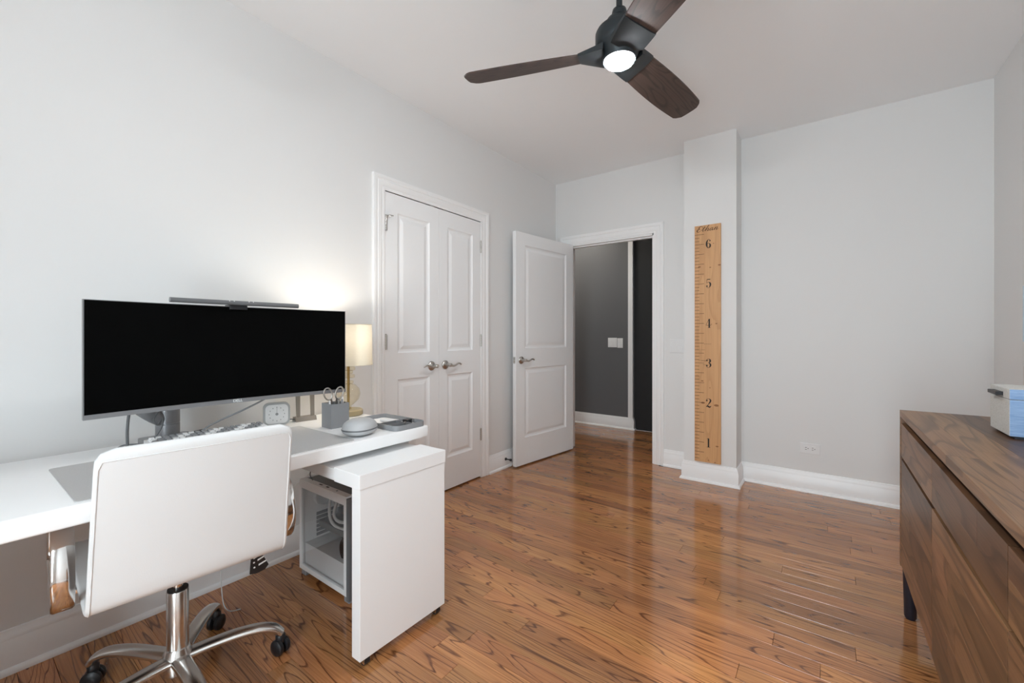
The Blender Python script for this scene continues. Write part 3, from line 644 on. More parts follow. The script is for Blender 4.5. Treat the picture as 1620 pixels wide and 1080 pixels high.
for r in range(5):
    y_ = -0.182
    widths = [0.019] * 15 + [0.019 * 1.0] * 4 if r != 4 else [0.024, 0.024, 0.024, 0.118] + [0.024] * 3 + [0.019] * 5
    for k, wd in enumerate(widths):
        if y_ + wd > 0.183: break
        mname = 'whiteplastic' if (k + r) % 5 in (0, 1) and r < 4 else 'grey'
        key = (wd, mname)
        if key not in kmesh: kmesh[key] = keycap(wd); kmesh[key].materials.append(M[mname])
        ko = bpy.data.objects.new('keycap', kmesh[key]); COL.objects.link(ko); ko.parent = kb
        xx = -0.045 + r * 0.0215; ko.location = (xx, y_ + wd / 2, 0.0205 - 0.092 * xx); ko.rotation_euler = (0, 0.092, 0); y_ += wd
# clock
ck = thing('desk_clock', 'small square white clock with rounded corners and grey rim on the desk', 'clock', (-1.962, 0.893, DZ), math.radians(-20))
P('case', 'grey', ck, lambda q: prism(q, rrect(0.105, 0.10, 0.024), (-0.03, 0, 0.05), (0, 1, 0), (0, 0, 1), 0.03), 30)
M['clockrim'] = mat('clock_rim', (0.42, 0.43, 0.43), 0.4, bump=0.02, bscale=200); ck.children[0].data.materials[0] = M['clockrim']
dial = P('dial', 'whiteplastic', ck, lambda q: prism(q, rrect(0.089, 0.084, 0.018), (0, 0, 0.05), (0, 1, 0), (0, 0, 1), 0.0012))
P('hour_marks', 'greydark', dial, lambda q: [prism(q, [(-.0012, .0), (.0012, .0), (.0012, .0045), (-.0012, .0045)], (0.0013, 0.030 * math.sin(k * PI / 6), 0.05 + 0.030 * math.cos(k * PI / 6) - 0.002), (0, 1, 0), (0, 0, 1), 0.0004) for k in range(12)])
P('hands', 'grey', dial, lambda q: (cyl(q, (0.0012, 0, 0.05), (1, 0, 0), 0.006, 0.0015, 16), bx(q, 0.0013, 0.002, -0.0006, 0.0006, 0.05, 0.078)))
# antenna dock
an = thing('antenna_dock', 'taupe antenna dock with two upright blade antennas behind the monitor', 'antenna', (-1.975, 1.025, DZ), math.radians(-8))
P('base', 'brown', an, lambda q: prism(q, [(-0.026, 0), (0.026, 0), (0.018, 0.02), (-0.018, 0.02)], (0, 0.046, 0), (1, 0, 0), (0, 0, 1), 0.092))
for yy in (-0.031, 0.033): P('antenna', 'brown', an, lambda q: prism(q, [(-0.008, 0), (0.008, 0), (0.0105, 0.2), (-0.0105, 0.2)], (0.004, yy, 0.016), (0, 1, 0), (-0.05, 0, 1), 0.007))
P('cord', 'greydark', an, lambda q: tube(q, smooth_path([(0, -0.046, 0.01), (0.005, -0.065, 0.014), (0, -0.085, 0.006), (-0.01, -0.1, 0.003)], 5), 0.0025, 6), 60)
# pen cup
pc = thing('pen_holder', 'grey square metal pen holder standing beside the monitor corner', 'pen holder', (-1.73, 1.035, DZ), math.radians(-2))
def cup(q):
    w_, d_, h, tk = 0.082, 0.082, 0.105, 0.003
    for a in ((-w_ / 2, w_ / 2, -d_ / 2, -d_ / 2 + tk, 0, h), (-w_ / 2, w_ / 2, d_ / 2 - tk, d_ / 2, 0, h), (-w_ / 2, -w_ / 2 + tk, -d_ / 2 + tk, d_ / 2 - tk, 0, h), (w_ / 2 - tk, w_ / 2, -d_ / 2 + tk, d_ / 2 - tk, 0, h), (-w_ / 2 + tk, w_ / 2 - tk, -d_ / 2 + tk, d_ / 2 - tk, 0, tk)): bx(q, *a)
P('cup', 'grey', pc, cup)
sc = thing('scissors', 'metal scissors standing handles up in the grey pen holder', 'scissors', (-1.73, 1.027, DZ + 0.004), math.radians(-2))
for s in (-1, 1):
    P('handle', 'nickel', sc, lambda q: tube(q, [(0.0, s * 0.026 + 0.0185 * math.cos(a) + s * 0.004 * math.sin(a), 0.142 + 0.026 * math.sin(a)) for a in [2 * PI * k / 24 for k in range(24)]], 0.0034, 8, closed=True), 60)
    P('blade', 'nickel', sc, lambda q: prism(q, [(s * 0.016, 0.118), (s * 0.009, 0.122), (-s * 0.004, 0.05), (-s * 0.001, 0.002)], (s * 0.0015, 0, 0), (0, 1, 0), (0, 0, 1), 0.0025))
for k, (dx, dy, tx, ty, h, m_) in enumerate(((0.01, 0.03, 0.05, 0.1, 0.125, 'whiteplastic'), (-0.01, 0.026, -0.03, 0.06, 0.12, 'nickel'), (0.0, -0.032, 0.02, -0.05, 0.113, 'whiteplastic'), (0.02, 0.015, 0.1, 0.1, 0.118, 'grey'))):
    b = NB(); lathe(b, [(0.001, 0), (0.0042, 0.012), (0.0042, h - 0.004), (0.003, h)], (-1.73 + dx, 1.035 + dy * 0.8, DZ + 0.004), (tx * 0.5, ty * 0.25, 1), 10)
    tag(obj('pen', b, m_, smooth=40), ['white pen leaning in the grey pen holder', 'metal pen leaning in the grey pen holder', 'white pen beside the scissors in the pen holder', 'grey pen leaning in the pen holder corner'][k], 'pen', 'pens in the pen holder')
# headphone case
hcx, hcy = -1.508, 1.008
hp = thing('headphone_case', 'silvery grey oval zip case lying beside the desk mat', 'case', (hcx, hcy, DZ), math.radians(20))
def clam(q, z0, z1, zr):
    n, mrings = 32, 9; rings = []
    for j in range(mrings):
        f = j / (mrings - 1); a = f * PI / 2; rr = math.cos(a) ** 0.75; zz = z0 + (z1 - z0) * math.sin(a)
        rings.append([q.verts.new((0.062 * rr * math.copysign(abs(math.cos(2 * PI * k / n)) ** 0.88, math.cos(2 * PI * k / n)), 0.072 * rr * math.copysign(abs(math.sin(2 * PI * k / n)) ** 0.88, math.sin(2 * PI * k / n)), zz)) if rr > 1e-4 else None for k in range(n)])
        if rings[-1][0] is None: rings[-1] = [q.verts.new((0, 0, zz))] * n
    for A, B in zip(rings, rings[1:]):
        for k in range(n):
            fs = [A[k], A[(k + 1) % n], B[(k + 1) % n], B[k]]; fs = [v for i, v in enumerate(fs) if v not in fs[:i]]
            q.faces.new(fs)
P('upper_shell', 'fabric', hp, lambda q: clam(q, 0.030, 0.068, 0), 60)
P('lower_shell', 'fabric', hp, lambda q: clam(q, 0.024, 0.0005, 0), 60)
P('zip', 'greydark', hp, lambda q: tube(q, [(0.0605 * math.copysign(abs(math.cos(a)) ** 0.88, math.cos(a)), 0.0705 * math.copysign(abs(math.sin(a)) ** 0.88, math.sin(a)), 0.027) for a in [2 * PI * k / 40 for k in range(40)]], 0.0034, 6, closed=True), 60)
P('zip_pull', 'greydark', hp, lambda q: rbx(q, 0.022, 0.032, 0.066, 0.084, 0.022, 0.027, 0.001))
# tray organiser
tr = thing('desk_tray', 'grey divided organiser tray at the end of the desk', 'tray', (-1.575, 1.205, DZ), math.radians(0))
def tray(q):
    out, inn = rrect(0.30, 0.165, 0.028, 6), rrect(0.292, 0.157, 0.024, 6); n = len(out)
    for o, i_, z0, z1 in ((out, inn, 0, 0.022),):
        a = [q.verts.new((x, y_, z0)) for x, y_ in o]; b2 = [q.verts.new((x, y_, z1)) for x, y_ in o]; c = [q.verts.new((x, y_, z1)) for x, y_ in i_]; d_ = [q.verts.new((x, y_, z0 + 0.003)) for x, y_ in i_]
        for k in range(n):
            j = (k + 1) % n
            for A, B in ((a, b2), (b2, c), (c, d_)): q.faces.new((A[k], A[j], B[j], B[k]))
        q.faces.new(a[::-1]); q.faces.new(d_)
P('rim', 'grey', tr, tray, 30)
P('insert', 'whiteplastic', tr, lambda q: prism(q, rrect(0.288, 0.153, 0.022), (0, 0, 0.0032), (1, 0, 0), (0, 1, 0), 0.001))
for p in ((0.02, 0.024, -0.075, 0.075), (0.076, 0.08, -0.075, 0.02), (0.024, 0.142, 0.016, 0.02)): P('divider', 'silver', tr, lambda q: bx(q, p[0], p[1], p[2], p[3], 0.0042, 0.019))
P('well', 'greydark', tr, lambda q: (bx(q, 0.026, 0.074, -0.072, 0.014, 0.0043, 0.0052), bx(q, 0.082, 0.138, -0.066, 0.014, 0.0043, 0.0052)))
ad = thing('usb_adapter', 'small chrome and black adapter resting in the organiser tray', 'adapter', (-1.497, 1.245, DZ + 0.006), math.radians(15))
P('body', 'black', ad, lambda q: rbx(q, -0.014, 0.014, -0.024, 0.012, 0, 0.022, 0.003)); P('tip', 'chrome', ad, lambda q: rbx(q, -0.0095, 0.0095, -0.04, -0.024, 0.006, 0.016, 0.001))
cp = thing('usb_hub', 'white slim gadget resting in the organiser tray', 'gadget', (-1.60, 1.225, DZ + 0.0055), math.radians(8))
P('body', 'whiteplastic', cp, lambda q: rbx(q, -0.045, 0.045, -0.018, 0.018, 0, 0.012, 0.003)); P('port', 'greydark', cp, lambda q: bx(q, 0.045, 0.0455, -0.008, 0.008, 0.004, 0.008))
# table lamp
LX, LY = -1.935, 1.228
lp = thing('table_lamp', 'amber glass table lamp with a cream drum shade on the desk', 'lamp', (LX, LY, DZ))
P('base', 'lampbase', lp, lambda q: lathe(q, [(0.066, 0), (0.07, 0.003), (0.07, 0.024), (0.064, 0.029), (0.02, 0.03)], n=36), 35)
P('globe', 'amber', lp, lambda q: lathe(q, [(0.018, 0.03), (0.014, 0.045), (0.03, 0.058), (0.050, 0.078), (0.0575, 0.105), (0.052, 0.132), (0.035, 0.150), (0.02, 0.156)], n=32), 50)
for z0, r in ((0.156, 0.024), (0.186, 0.031), (0.207, 0.022), (0.224, 0.033), (0.246, 0.029)):
    P('glass_ring', 'amber', lp, lambda q: lathe(q, [(r - 0.004, z0), (r, z0 + 0.004), (r, z0 + 0.014), (r - 0.004, z0 + 0.018)], n=28), 40)
P('stem', 'brass', lp, lambda q: lathe(q, [(0.0065, 0.03), (0.0065, 0.275), (0.010, 0.28), (0.010, 0.30)], n=16), 40)
SR, SZ0, SZ1 = 0.1165, 0.253, 0.455
P('shade', 'shade', lp, lambda q: lathe(q, [(SR, SZ0), (SR - 0.004, SZ1)], n=48, cap=False), 50)
P('shade_rim', 'shade', lp, lambda q: (tube(q, [(SR * math.cos(a), SR * math.sin(a), SZ0) for a in [2 * PI * k / 48 for k in range(48)]], 0.0018, 6, closed=True), tube(q, [((SR - 0.004) * math.cos(a), (SR - 0.004) * math.sin(a), SZ1) for a in [2 * PI * k / 48 for k in range(48)]], 0.0018, 6, closed=True)), 60)
P('shade_spider', 'brass', lp, lambda q: [tube(q, [(0.012 * math.cos(a), 0.010 * math.sin(a), 0.285), ((SR - 0.002) * math.cos(a), (SR - 0.002) * math.sin(a), 0.275)], 0.0012, 5) for a in (0.4, 2.5, 4.6)])
P('bulb', 'bulb', lp, lambda q: lathe(q, [(0.011, 0.30), (0.013, 0.308), (0.021, 0.32), (0.024, 0.333), (0.019, 0.349), (0.008, 0.356)], n=20), 60)
pl = bpy.data.lights.new('table_lamp_light', 'POINT'); pl.energy = 4.6; pl.color = (1.0, 0.93, 0.84); pl.shadow_soft_size = 0.025
plo = bpy.data.objects.new('table_lamp_light', pl); COL.objects.link(plo); plo.location = (0, 0, 0.397); plo.parent = lp

# ------------------------------------------------------------------ computer tower
PX0, PX1, PYa, PYb, PZ0, PZ1 = -2.005, -1.600, 1.016, 1.222, 0.03, 0.45
tw = thing('computer_tower', 'white computer tower with a glass side on the floor under the desk', 'computer', (0, 0, 0))
fw = 0.018
P('side_frame', 'pcwhite', tw, lambda q: (bx(q, PX0, PX1 - 0.018, PYa, PYa + 0.012, PZ0, PZ0 + 0.022), bx(q, PX0, PX1 - 0.018, PYa, PYa + 0.012, PZ1 - 0.038, PZ1), bx(q, PX0, PX0 + fw, PYa, PYa + 0.012, PZ0 + 0.022, PZ1 - 0.038), bx(q, PX1 - 0.036, PX1 - 0.018, PYa, PYa + 0.012, PZ0 + 0.022, PZ1 - 0.038)))
P('glass_panel', 'smoke', tw, lambda q: bx(q, PX0 + 0.016, PX1 - 0.034, PYa + 0.003, PYa + 0.007, PZ0 + 0.02, PZ1 - 0.036))
P('body', 'pcwhite', tw, lambda q: (bx(q, PX0, PX1 - 0.018, PYb - 0.012, PYb, PZ0, PZ1), bx(q, PX0, PX0 + 0.012, PYa + 0.012, PYb - 0.012, PZ0, PZ1), bx(q, PX1 - 0.03, PX1 - 0.018, PYa + 0.012, PYb - 0.012, PZ0, PZ1), bx(q, PX0 + 0.012, PX1 - 0.03, PYa + 0.012, PYb - 0.012, PZ0, PZ0 + 0.012), bx(q, PX0 + 0.012, PX1 - 0.03, PYa + 0.012, PYa + 0.03, PZ1 - 0.012, PZ1), bx(q, PX0 + 0.012, PX1 - 0.03, PYb - 0.03, PYb - 0.012, PZ1 - 0.012, PZ1)))
P('top_grille', 'mesh', tw, lambda q: bx(q, PX0 + 0.012, PX1 - 0.03, PYa + 0.03, PYb - 0.03, PZ1 - 0.010, PZ1 - 0.003))
P('front_panel', 'greydark', tw, lambda q: rbx(q, PX1 - 0.018, PX1, PYa, PYb, 0.012, PZ1 - 0.006, 0.003))
P('power_button', 'black', tw, lambda q: (rbx(q, -1.80, -1.782, PYa + 0.014, PYa + 0.022, PZ1, PZ1 + 0.002, 0.0008), rbx(q, -1.86, -1.835, PYa + 0.014, PYa + 0.022, PZ1, PZ1 + 0.001, 0.0004), rbx(q, -1.72, -1.712, PYa + 0.014, PYa + 0.022, PZ1, PZ1 + 0.001, 0.0004)))
for fx in (PX0 + 0.005, PX1 - 0.045):
    for fy in (PYa + 0.006, PYb - 0.046): P('foot', 'grey', tw, lambda q: rbx(q, fx, fx + 0.04, fy, fy + 0.04, 0, PZ0, 0.004))
P('power_shroud', 'pcwhite', tw, lambda q: bx(q, PX0 + 0.014, PX1 - 0.032, PYa + 0.02, PYb - 0.014, PZ0 + 0.014, PZ0 + 0.115))
P('motherboard', 'silver', tw, lambda q: bx(q, PX0 + 0.03, PX1 - 0.07, PYb - 0.026, PYb - 0.02, PZ0 + 0.125, PZ1 - 0.05))
gp = P('graphics_card', 'greydark', tw, lambda q: rbx(q, PX0 + 0.05, PX1 - 0.10, PYb - 0.14, PYb - 0.03, PZ0 + 0.185, PZ0 + 0.215, 0.004))
P('expansion_brackets', 'silver', tw, lambda q: [bx(q, PX0 + 0.013, PX0 + 0.016, PYb - 0.13, PYb - 0.03, PZ0 + 0.125 + k * 0.02, PZ0 + 0.139 + k * 0.02) for k in range(6)])
P('pump_block', 'whiteplastic', tw, lambda q: lathe(q, [(0.042, 0), (0.042, 0.04), (0.038, 0.045)], (PX0 + 0.09, PYb - 0.03, PZ1 - 0.115), (0, -1, 0), 28), 35)
for k in (0, 1): P('coolant_tube', 'tubewhite', tw, lambda q: tube(q, smooth_path([(PX0 + 0.10 + k * 0.045, PYb - 0.075, PZ1 - 0.06), (PX0 + 0.10 + k * 0.05, PYb - 0.11, PZ1 - 0.11 - 0.012 * k), (PX0 + 0.14 + k * 0.03, PYb - 0.13, PZ1 - 0.185 + 0.025 * k), (PX0 + 0.22, PYb - 0.13, PZ1 - 0.205 + 0.03 * k), (PX0 + 0.31, PYb - 0.12, PZ1 - 0.18 + 0.03 * k), (PX0 + 0.355, PYb - 0.11, PZ1 - 0.12 + 0.03 * k)], 6), 0.007, 10), 60)
P('memory_stick', 'nickel', tw, lambda q: bx(q, PX0 + 0.20, PX0 + 0.31, PYb - 0.066, PYb - 0.026, PZ1 - 0.115, PZ1 - 0.10))
P('memory_stick', 'nickel', tw, lambda q: bx(q, PX0 + 0.20, PX0 + 0.31, PYb - 0.066, PYb - 0.026, PZ1 - 0.095, PZ1 - 0.08))
P('rear_fan', 'whiteplastic', tw, lambda q: lathe(q, [(0.056, 0), (0.056, 0.025), (0.048, 0.025), (0.048, 0.004), (0.018, 0.004), (0.018, 0.02)], (PX0 + 0.014, PYb - 0.09, PZ1 - 0.10), (1, 0, 0), 28), 35)
P('cable_coil', 'black', tw, lambda q: [tube(q, [(PX1 - 0.10 + (0.034 - 0.004 * j) * math.cos(a), PYa + 0.045 + 0.004 * j, PZ0 + 0.155 + (0.046 - 0.005 * j) * math.sin(a)) for a in [2 * PI * k / 20 for k in range(20)]], 0.0045, 6, closed=True) for j in range(4)], 60)
P('wiring', 'black', tw, lambda q: [tube(q, smooth_path([(PX0 + 0.14 + 0.04 * j, PYb - 0.06, PZ0 + 0.17), (PX0 + 0.18 + 0.04 * j, PYb - 0.12, PZ0 + 0.19 - 0.01 * j), (PX0 + 0.24 + 0.03 * j, PYb - 0.10, PZ0 + 0.14)], 4), 0.004, 6) for j in range(3)], 60)
cable('antenna_lead', 'short black lead rising from the top of the computer tower', [(-1.93, 1.04, 0.452), (-1.935, 1.03, 0.48), (-1.92, 1.03, 0.52), (-1.96, 1.05, 0.56), (-2.035, 1.06, 0.60)], 0.0025, 'greydark')

# ------------------------------------------------------------------ ceiling fan
FX, FY, FZ = -0.686, 1.680, 2.270
fan = thing('ceiling_fan', 'dark bronze three-blade ceiling fan with a lit round lamp', 'ceiling fan', (FX, FY, 0))
P('canopy', 'iron', fan, lambda q: lathe(q, [(0.068, ZC - 0.001), (0.068, ZC - 0.03), (0.05, ZC - 0.055), (0.02, ZC - 0.06)], n=32), 40)
P('downrod', 'iron', fan, lambda q: lathe(q, [(0.0125, 2.46), (0.0125, ZC - 0.05)], n=16), 40)
P('rod_collar', 'iron', fan, lambda q: lathe(q, [(0.018, 2.49), (0.028, 2.482), (0.031, 2.468), (0.031, 2.455), (0.052, 2.44), (0.062, 2.42), (0.064, 2.385)], n=28), 40)
P('motor_housing', 'iron', fan, lambda q: lathe(q, [(0.07, 2.40), (0.093, 2.395), (0.098, 2.385), (0.098, 2.345), (0.094, 2.33), (0.085, 2.322)], n=36), 40)
P('lamp_housing', 'iron', fan, lambda q: lathe(q, [(0.094, 2.352), (0.094, 2.335), (0.086, 2.312), (0.071, 2.285), (0.066, FZ), (0.0595, FZ + 0.001)], n=36), 50)
P('lamp_lens', 'fanlight', fan, lambda q: lathe(q, [(0.0595, FZ + 0.004), (0.0595, FZ), (0.055, FZ - 0.009), (0.04, FZ - 0.018), (0.02, FZ - 0.0225), (0.0, FZ - 0.024)], n=36), 60)
def blade_pts(f, s):      # f along 0..1, s across -1..1
    r = 0.125 + f * 0.555
    wl = 0.066 + 0.012 * math.sin(f * PI * 0.9)
    y_ = s * wl
    pitch = math.radians(-14 - 6 * (1 - f))
    return r, y_ * math.cos(pitch), 2.308 + y_ * math.sin(pitch)
def blade(q):
    n, m_ = 14, 6; top, bot = [], []
    for i in range(n + 1):
        f = i / n; rt, rb = [], []
        for j in range(m_ + 1):
            s = -1 + 2 * j / m_
            e = 0.0
            if f > 0.93: e = (f - 0.93) / 0.07
            s2 = s * (1 - 0.10 * e * e)
            r, y_, z = blade_pts(f, s2); r -= 0.022 * abs(s) ** 5 * e
            rt.append(q.verts.new((r, y_, z + 0.003))); rb.append(q.verts.new((r, y_, z - 0.003)))
        top.append(rt); bot.append(rb)
    for i in range(n):
        for j in range(m_):
            q.faces.new((top[i][j], top[i + 1][j], top[i + 1][j + 1], top[i][j + 1])); q.faces.new((bot[i][j], bot[i][j + 1], bot[i + 1][j + 1], bot[i + 1][j]))
        q.faces.new((top[i][0], bot[i][0], bot[i + 1][0], top[i + 1][0])); q.faces.new((top[i][m_], top[i + 1][m_], bot[i + 1][m_], bot[i][m_]))
    q.faces.new([top[0][j] for j in range(m_ + 1)] + [bot[0][j] for j in range(m_, -1, -1)]); q.faces.new([top[n][j] for j in range(m_, -1, -1)] + [bot[n][j] for j in range(m_ + 1)])
def holder(q):            # sweeping arm from the lamp housing to the blade root
    rings = []
    for i in range(7):
        f = i / 6; r = 0.062 + f * 0.103; wd = 0.072 - 0.002 * f; pit = math.radians(-3 - 17 * f); th_ = 0.022 - 0.013 * f; zc = 2.304 + 0.004 * f
        rings.append([q.verts.new((r, a * wd * math.cos(pit), zc + a * wd * math.sin(pit) + c * th_)) for a, c in ((-1, -.6), (-1, .6), (-.6, 1), (.6, 1), (1, .6), (1, -.6), (.6, -1), (-.6, -1))])
    for A, B in zip(rings, rings[1:]):
        for k in range(8): q.faces.new((A[k], A[(k + 1) % 8], B[(k + 1) % 8], B[k]))
    q.faces.new(rings[0]); q.faces.new(rings[-1][::-1])
for k in range(3):
    a = math.radians(80.5 - 120 * k)
    ho = P('blade_holder', 'iron', fan, holder, 50); ho.rotation_euler = (0, 0, a)
    bo = P('blade', 'blade', fan, blade, 40); bo.rotation_euler = (0, 0, a)

# ------------------------------------------------------------------ growth chart ruler
RX0, RX1, RZ0, RZ1, RY = -0.813, -0.628, 0.157, 1.978, CY - 0.019
gr = thing('growth_chart', 'tall pine ruler board hung on the pillar as a growth chart', 'growth chart', (0, 0, 0))
b = NB(); bx(b, -(RX1 - RX0) / 2, (RX1 - RX0) / 2, RY - CY, 0, RZ0, RZ1); bd = obj('board', b, 'pine', gr, loc=((RX0 + RX1) / 2, CY, 0))
z1f, ft = 0.3085, 0.3048
tk_l, tk_s = NB(), NB()
for i in range(-5, 5 * 12 + 4):
    z = z1f + i * ft / 12; L_ = 0.068 if i % 3 == 0 else 0.034
    P('tick_mark', 'burn', gr, lambda q: bx(q, RX0 + 0.001, RX0 + L_, RY - 0.0004, RY, z - 0.0016, z + 0.0016))
tk_l.free(); tk_s.free()
def ribbon(q, pts, org, sc, shear=0.0, n=5):
    """pts [(x, y, half width)] smooth variable-width stroke laid flat on the board"""
    sp = smooth_path([(p[0], p[1], p[2]) for p in pts], n); L_, R_ = [], []
    for i, p in enumerate(sp):
        d = sp[min(i + 1, len(sp) - 1)] - sp[max(i - 1, 0)]; d = Vector((d.x, d.y)).normalized() if Vector((d.x, d.y)).length > 1e-9 else Vector((1, 0)); nr = Vector((-d.y, d.x)); h = max(p.z, 0.008)
        for lst, s in ((L_, 1), (R_, -1)):
            x, y_ = p.x + nr.x * h * s, p.y + nr.y * h * s
            lst.append(q.verts.new((org[0] + (x + shear * y_) * sc, org[1], org[2] + y_ * sc)))
    for i in range(len(sp) - 1):
        q.faces.new((L_[i], L_[i + 1], R_[i + 1], R_[i]))
def dot(q, x, y_, r, org, sc): q.faces.new([q.verts.new((org[0] + (x + r * math.cos(k * PI / 6)) * sc, org[1], org[2] + (y_ + r * math.sin(k * PI / 6)) * sc)) for k in range(12)])
T_, t_ = 0.075, 0.018
DIG = {
 '1': ([[(0, -.5, T_), (0, .5, T_)], [(-.16, .44, t_), (-.02, .48, t_)], [(-.18, -.49, t_), (.18, -.49, t_)]], []),
 '2': ([[(-.2, .25, .05), (-.14, .45, t_), (.03, .49, t_), (.2, .36, T_), (.19, .18, T_), (.02, -.1, .04), (-.22, -.42, t_)], [(-.24, -.42, .03), (-.05, -.36, T_), (.12, -.45, T_), (.27, -.3, t_)]], [(-.17, .26, .085)]),
 '3': ([[(-.18, .32, .03), (-.1, .47, t_), (.03, .49, t_), (.17, .36, T_), (.16, .17, T_), (.0, .04, t_)], [(0, .04, t_), (.18, -.08, T_), (.21, -.28, T_), (.05, -.48, t_), (-.13, -.46, t_), (-.2, -.3, .03)]], [(-.16, .3, .08), (-.17, -.28, .085)]),
 '4': ([[(.08, -.5, T_), (.08, .5, T_)], [(.06, .5, t_), (-.27, -.2, t_)], [(-.27, -.21, t_), (.27, -.21, t_)], [(-.06, -.49, t_), (.22, -.49, t_)]], []),
 '5': ([[(-.16, .46, .045), (.19, .46, .045)], [(-.17, .46, t_), (-.18, .04, t_)], [(-.18, .05, t_), (-.02, .16, t_), (.17, .03, T_), (.19, -.22, T_), (.05, -.47, t_), (-.12, -.47, t_), (-.2, -.3, .03)]], [(-.16, -.29, .085)]),
 '6': ([[(.17, .34, .03), (.1, .47, t_), (-.02, .46, .03), (-.17, .2, T_), (-.19, -.14, T_ + .01), (-.1, -.44, .03), (0, -.49, t_), (.15, -.36, T_), (.17, -.14, T_), (.06, .04, t_), (-.06, .04, t_), (-.15, -.1, t_)]], [(.15, .32, .075)]),
}
for k, ch_ in enumerate('123456'):
    b = NB(); org = (RX0 + 0.100, RY - 0.0003, z1f + k * ft)
    for st in DIG[ch_][0]: ribbon(b, st, org, 0.068)
    for d_ in DIG[ch_][1]: dot(b, *d_, org, 0.068)
    g = bmesh.ops.extrude_face_region(b, geom=list(b.faces)); bmesh.ops.translate(b, verts=[v for v in g['geom'] if isinstance(v, bmesh.types.BMVert)], vec=(0, -0.0003, 0))
    o = obj('numeral', b, 'ink', gr); o['label'] = 'painted black numeral ' + ch_
b = NB(); org = (RX0 + 0.012, RY - 0.0003, RZ1 - 0.046); sc_ = 0.04
for st in ([(.95, .72, .03), (.8, .95, .02), (.5, .95, .05), (.28, .74, .06), (.45, .53, .03), (.62, .5, .02), (.36, .48, .05), (.1, .25, .07), (.2, .02, .05), (.5, -.03, .02), (.85, .2, .02)],
           [(.85, .2, .02), (1.2, .62, .03), (1.35, .95, .03)], [(1.3, .8, .04), (1.12, .2, .05), (1.2, .0, .03), (1.45, .15, .02)], [(1.0, .6, .02), (1.6, .64, .02)],
           [(1.45, .15, .02), (1.8, .6, .02), (2.02, 1.02, .03), (1.9, 1.05, .02), (1.8, .7, .04), (1.62, 0, .06)], [(1.64, .1, .02), (1.9, .44, .02), (2.1, .5, .03), (2.1, .3, .05), (2.03, .03, .05), (2.2, .05, .02)],
           [(2.2, .05, .02), (2.42, .25, .02)], [(2.85, .42, .03), (2.65, .52, .02), (2.45, .3, .05), (2.42, .06, .04), (2.6, .03, .02), (2.85, .4, .02)], [(2.88, .5, .04), (2.8, .1, .05), (2.95, .03, .02), (3.15, .2, .02)],
           [(3.15, .2, .02), (3.3, .5, .04), (3.24, .25, .05), (3.16, 0, .05)], [(3.2, .15, .02), (3.42, .45, .02), (3.62, .5, .03), (3.62, .3, .05), (3.56, .05, .05), (3.72, .04, .02), (3.9, .2, .02)]):
    ribbon(b, [(p[0], p[1], p[2] * 1.35 + 0.006) for p in st], org, sc_, 0.28)
g = bmesh.ops.extrude_face_region(b, geom=list(b.faces)); bmesh.ops.translate(b, verts=[v for v in g['geom'] if isinstance(v, bmesh.types.BMVert)], vec=(0, -0.0003, 0))
o = obj('lettering', b, 'burn', gr); o['label'] = 'burnt script lettering across the top of the board'
for (x, z, r) in ((0.035, 1.66, 0.008), (0.112, 1.65, 0.0055), (0.176, 1.663, 0.008), (0.135, 1.83, 0.004), (0.098, 1.805, 0.004), (0.12, 1.215, 0.004), (0.155, 1.22, 0.006), (0.055, 0.78, 0.007), (0.06, 0.612, 0.011), (0.155, 0.60, 0.013), (0.11, 0.73, 0.004), (0.16, 0.29, 0.008), (0.1, 0.175, 0.005), (0.145, 0.165, 0.005)):
    b = NB(); b.faces.new([b.verts.new((RX0 + x + r * 1.3 * math.cos(k * PI / 5) * (1 + 0.2 * math.sin(3 * k)), RY - 0.0003, z + r * 0.65 * math.sin(k * PI / 5))) for k in range(10)])
    g = bmesh.ops.extrude_face_region(b, geom=list(b.faces)); bmesh.ops.translate(b, verts=[v for v in g['geom'] if isinstance(v, bmesh.types.BMVert)], vec=(0, 0.0003, 0))
    M.setdefault('knot', mat('pine_knot', (0.27, 0.11, 0.035), 0.6, bump=0.1, bscale=200)); obj('knot', b, 'knot', gr)
for (z, xa, xb) in ((1.065, 0.07, 0.12), (1.02, 0.05, 0.075), (0.938, 0.03, 0.11), (0.935, 0.05, 0.09), (0.905, 0.06, 0.105)):
    P('pencil_note', 'burn', gr, lambda q: [bx(q, RX0 + xa + k * 0.012, RX0 + min(xb, xa + k * 0.012 + 0.009), RY - 0.0004, RY, z - 0.0012, z + 0.001) for k in range(int((xb - xa) / 0.012) + 1)])

# ------------------------------------------------------------------ dresser
EX0, EX1, EY0, EY1, EZ0, EZ1 = 0.25, 0.79, 0.50, 2.352, 0.19, 0.824
dr = thing('dresser', 'long brown acacia dresser with plank drawers against the right wall', 'dresser', (0, 0, 0))
def piece(name, x0, x1, y0, y1, z0, z1, parent, m='acacia', r=0.0012):
    b = NB(); c = ((x0 + x1) / 2, (y0 + y1) / 2, (z0 + z1) / 2)
    t = bmesh.new(); bx(t, x0 - c[0], x1 - c[0], y0 - c[1], y1 - c[1], z0 - c[2], z1 - c[2])
    bmesh.ops.bevel(t, geom=list(t.edges), offset=r, segments=1, affect='EDGES'); join(b, t)
    return obj(name, b, m, parent, loc=c)
rd = random.Random(5)
TT = 0.026
piece('carcass', EX0 + 0.05, EX1, EY0 + 0.022, EY1 - 0.022, EZ0 + 0.02, EZ1 - TT, dr, 'acacia_dark')
x = EX0; ws = [0.062, 0.085, 0.075, 0.09, 0.07, 0.088, 0.07]
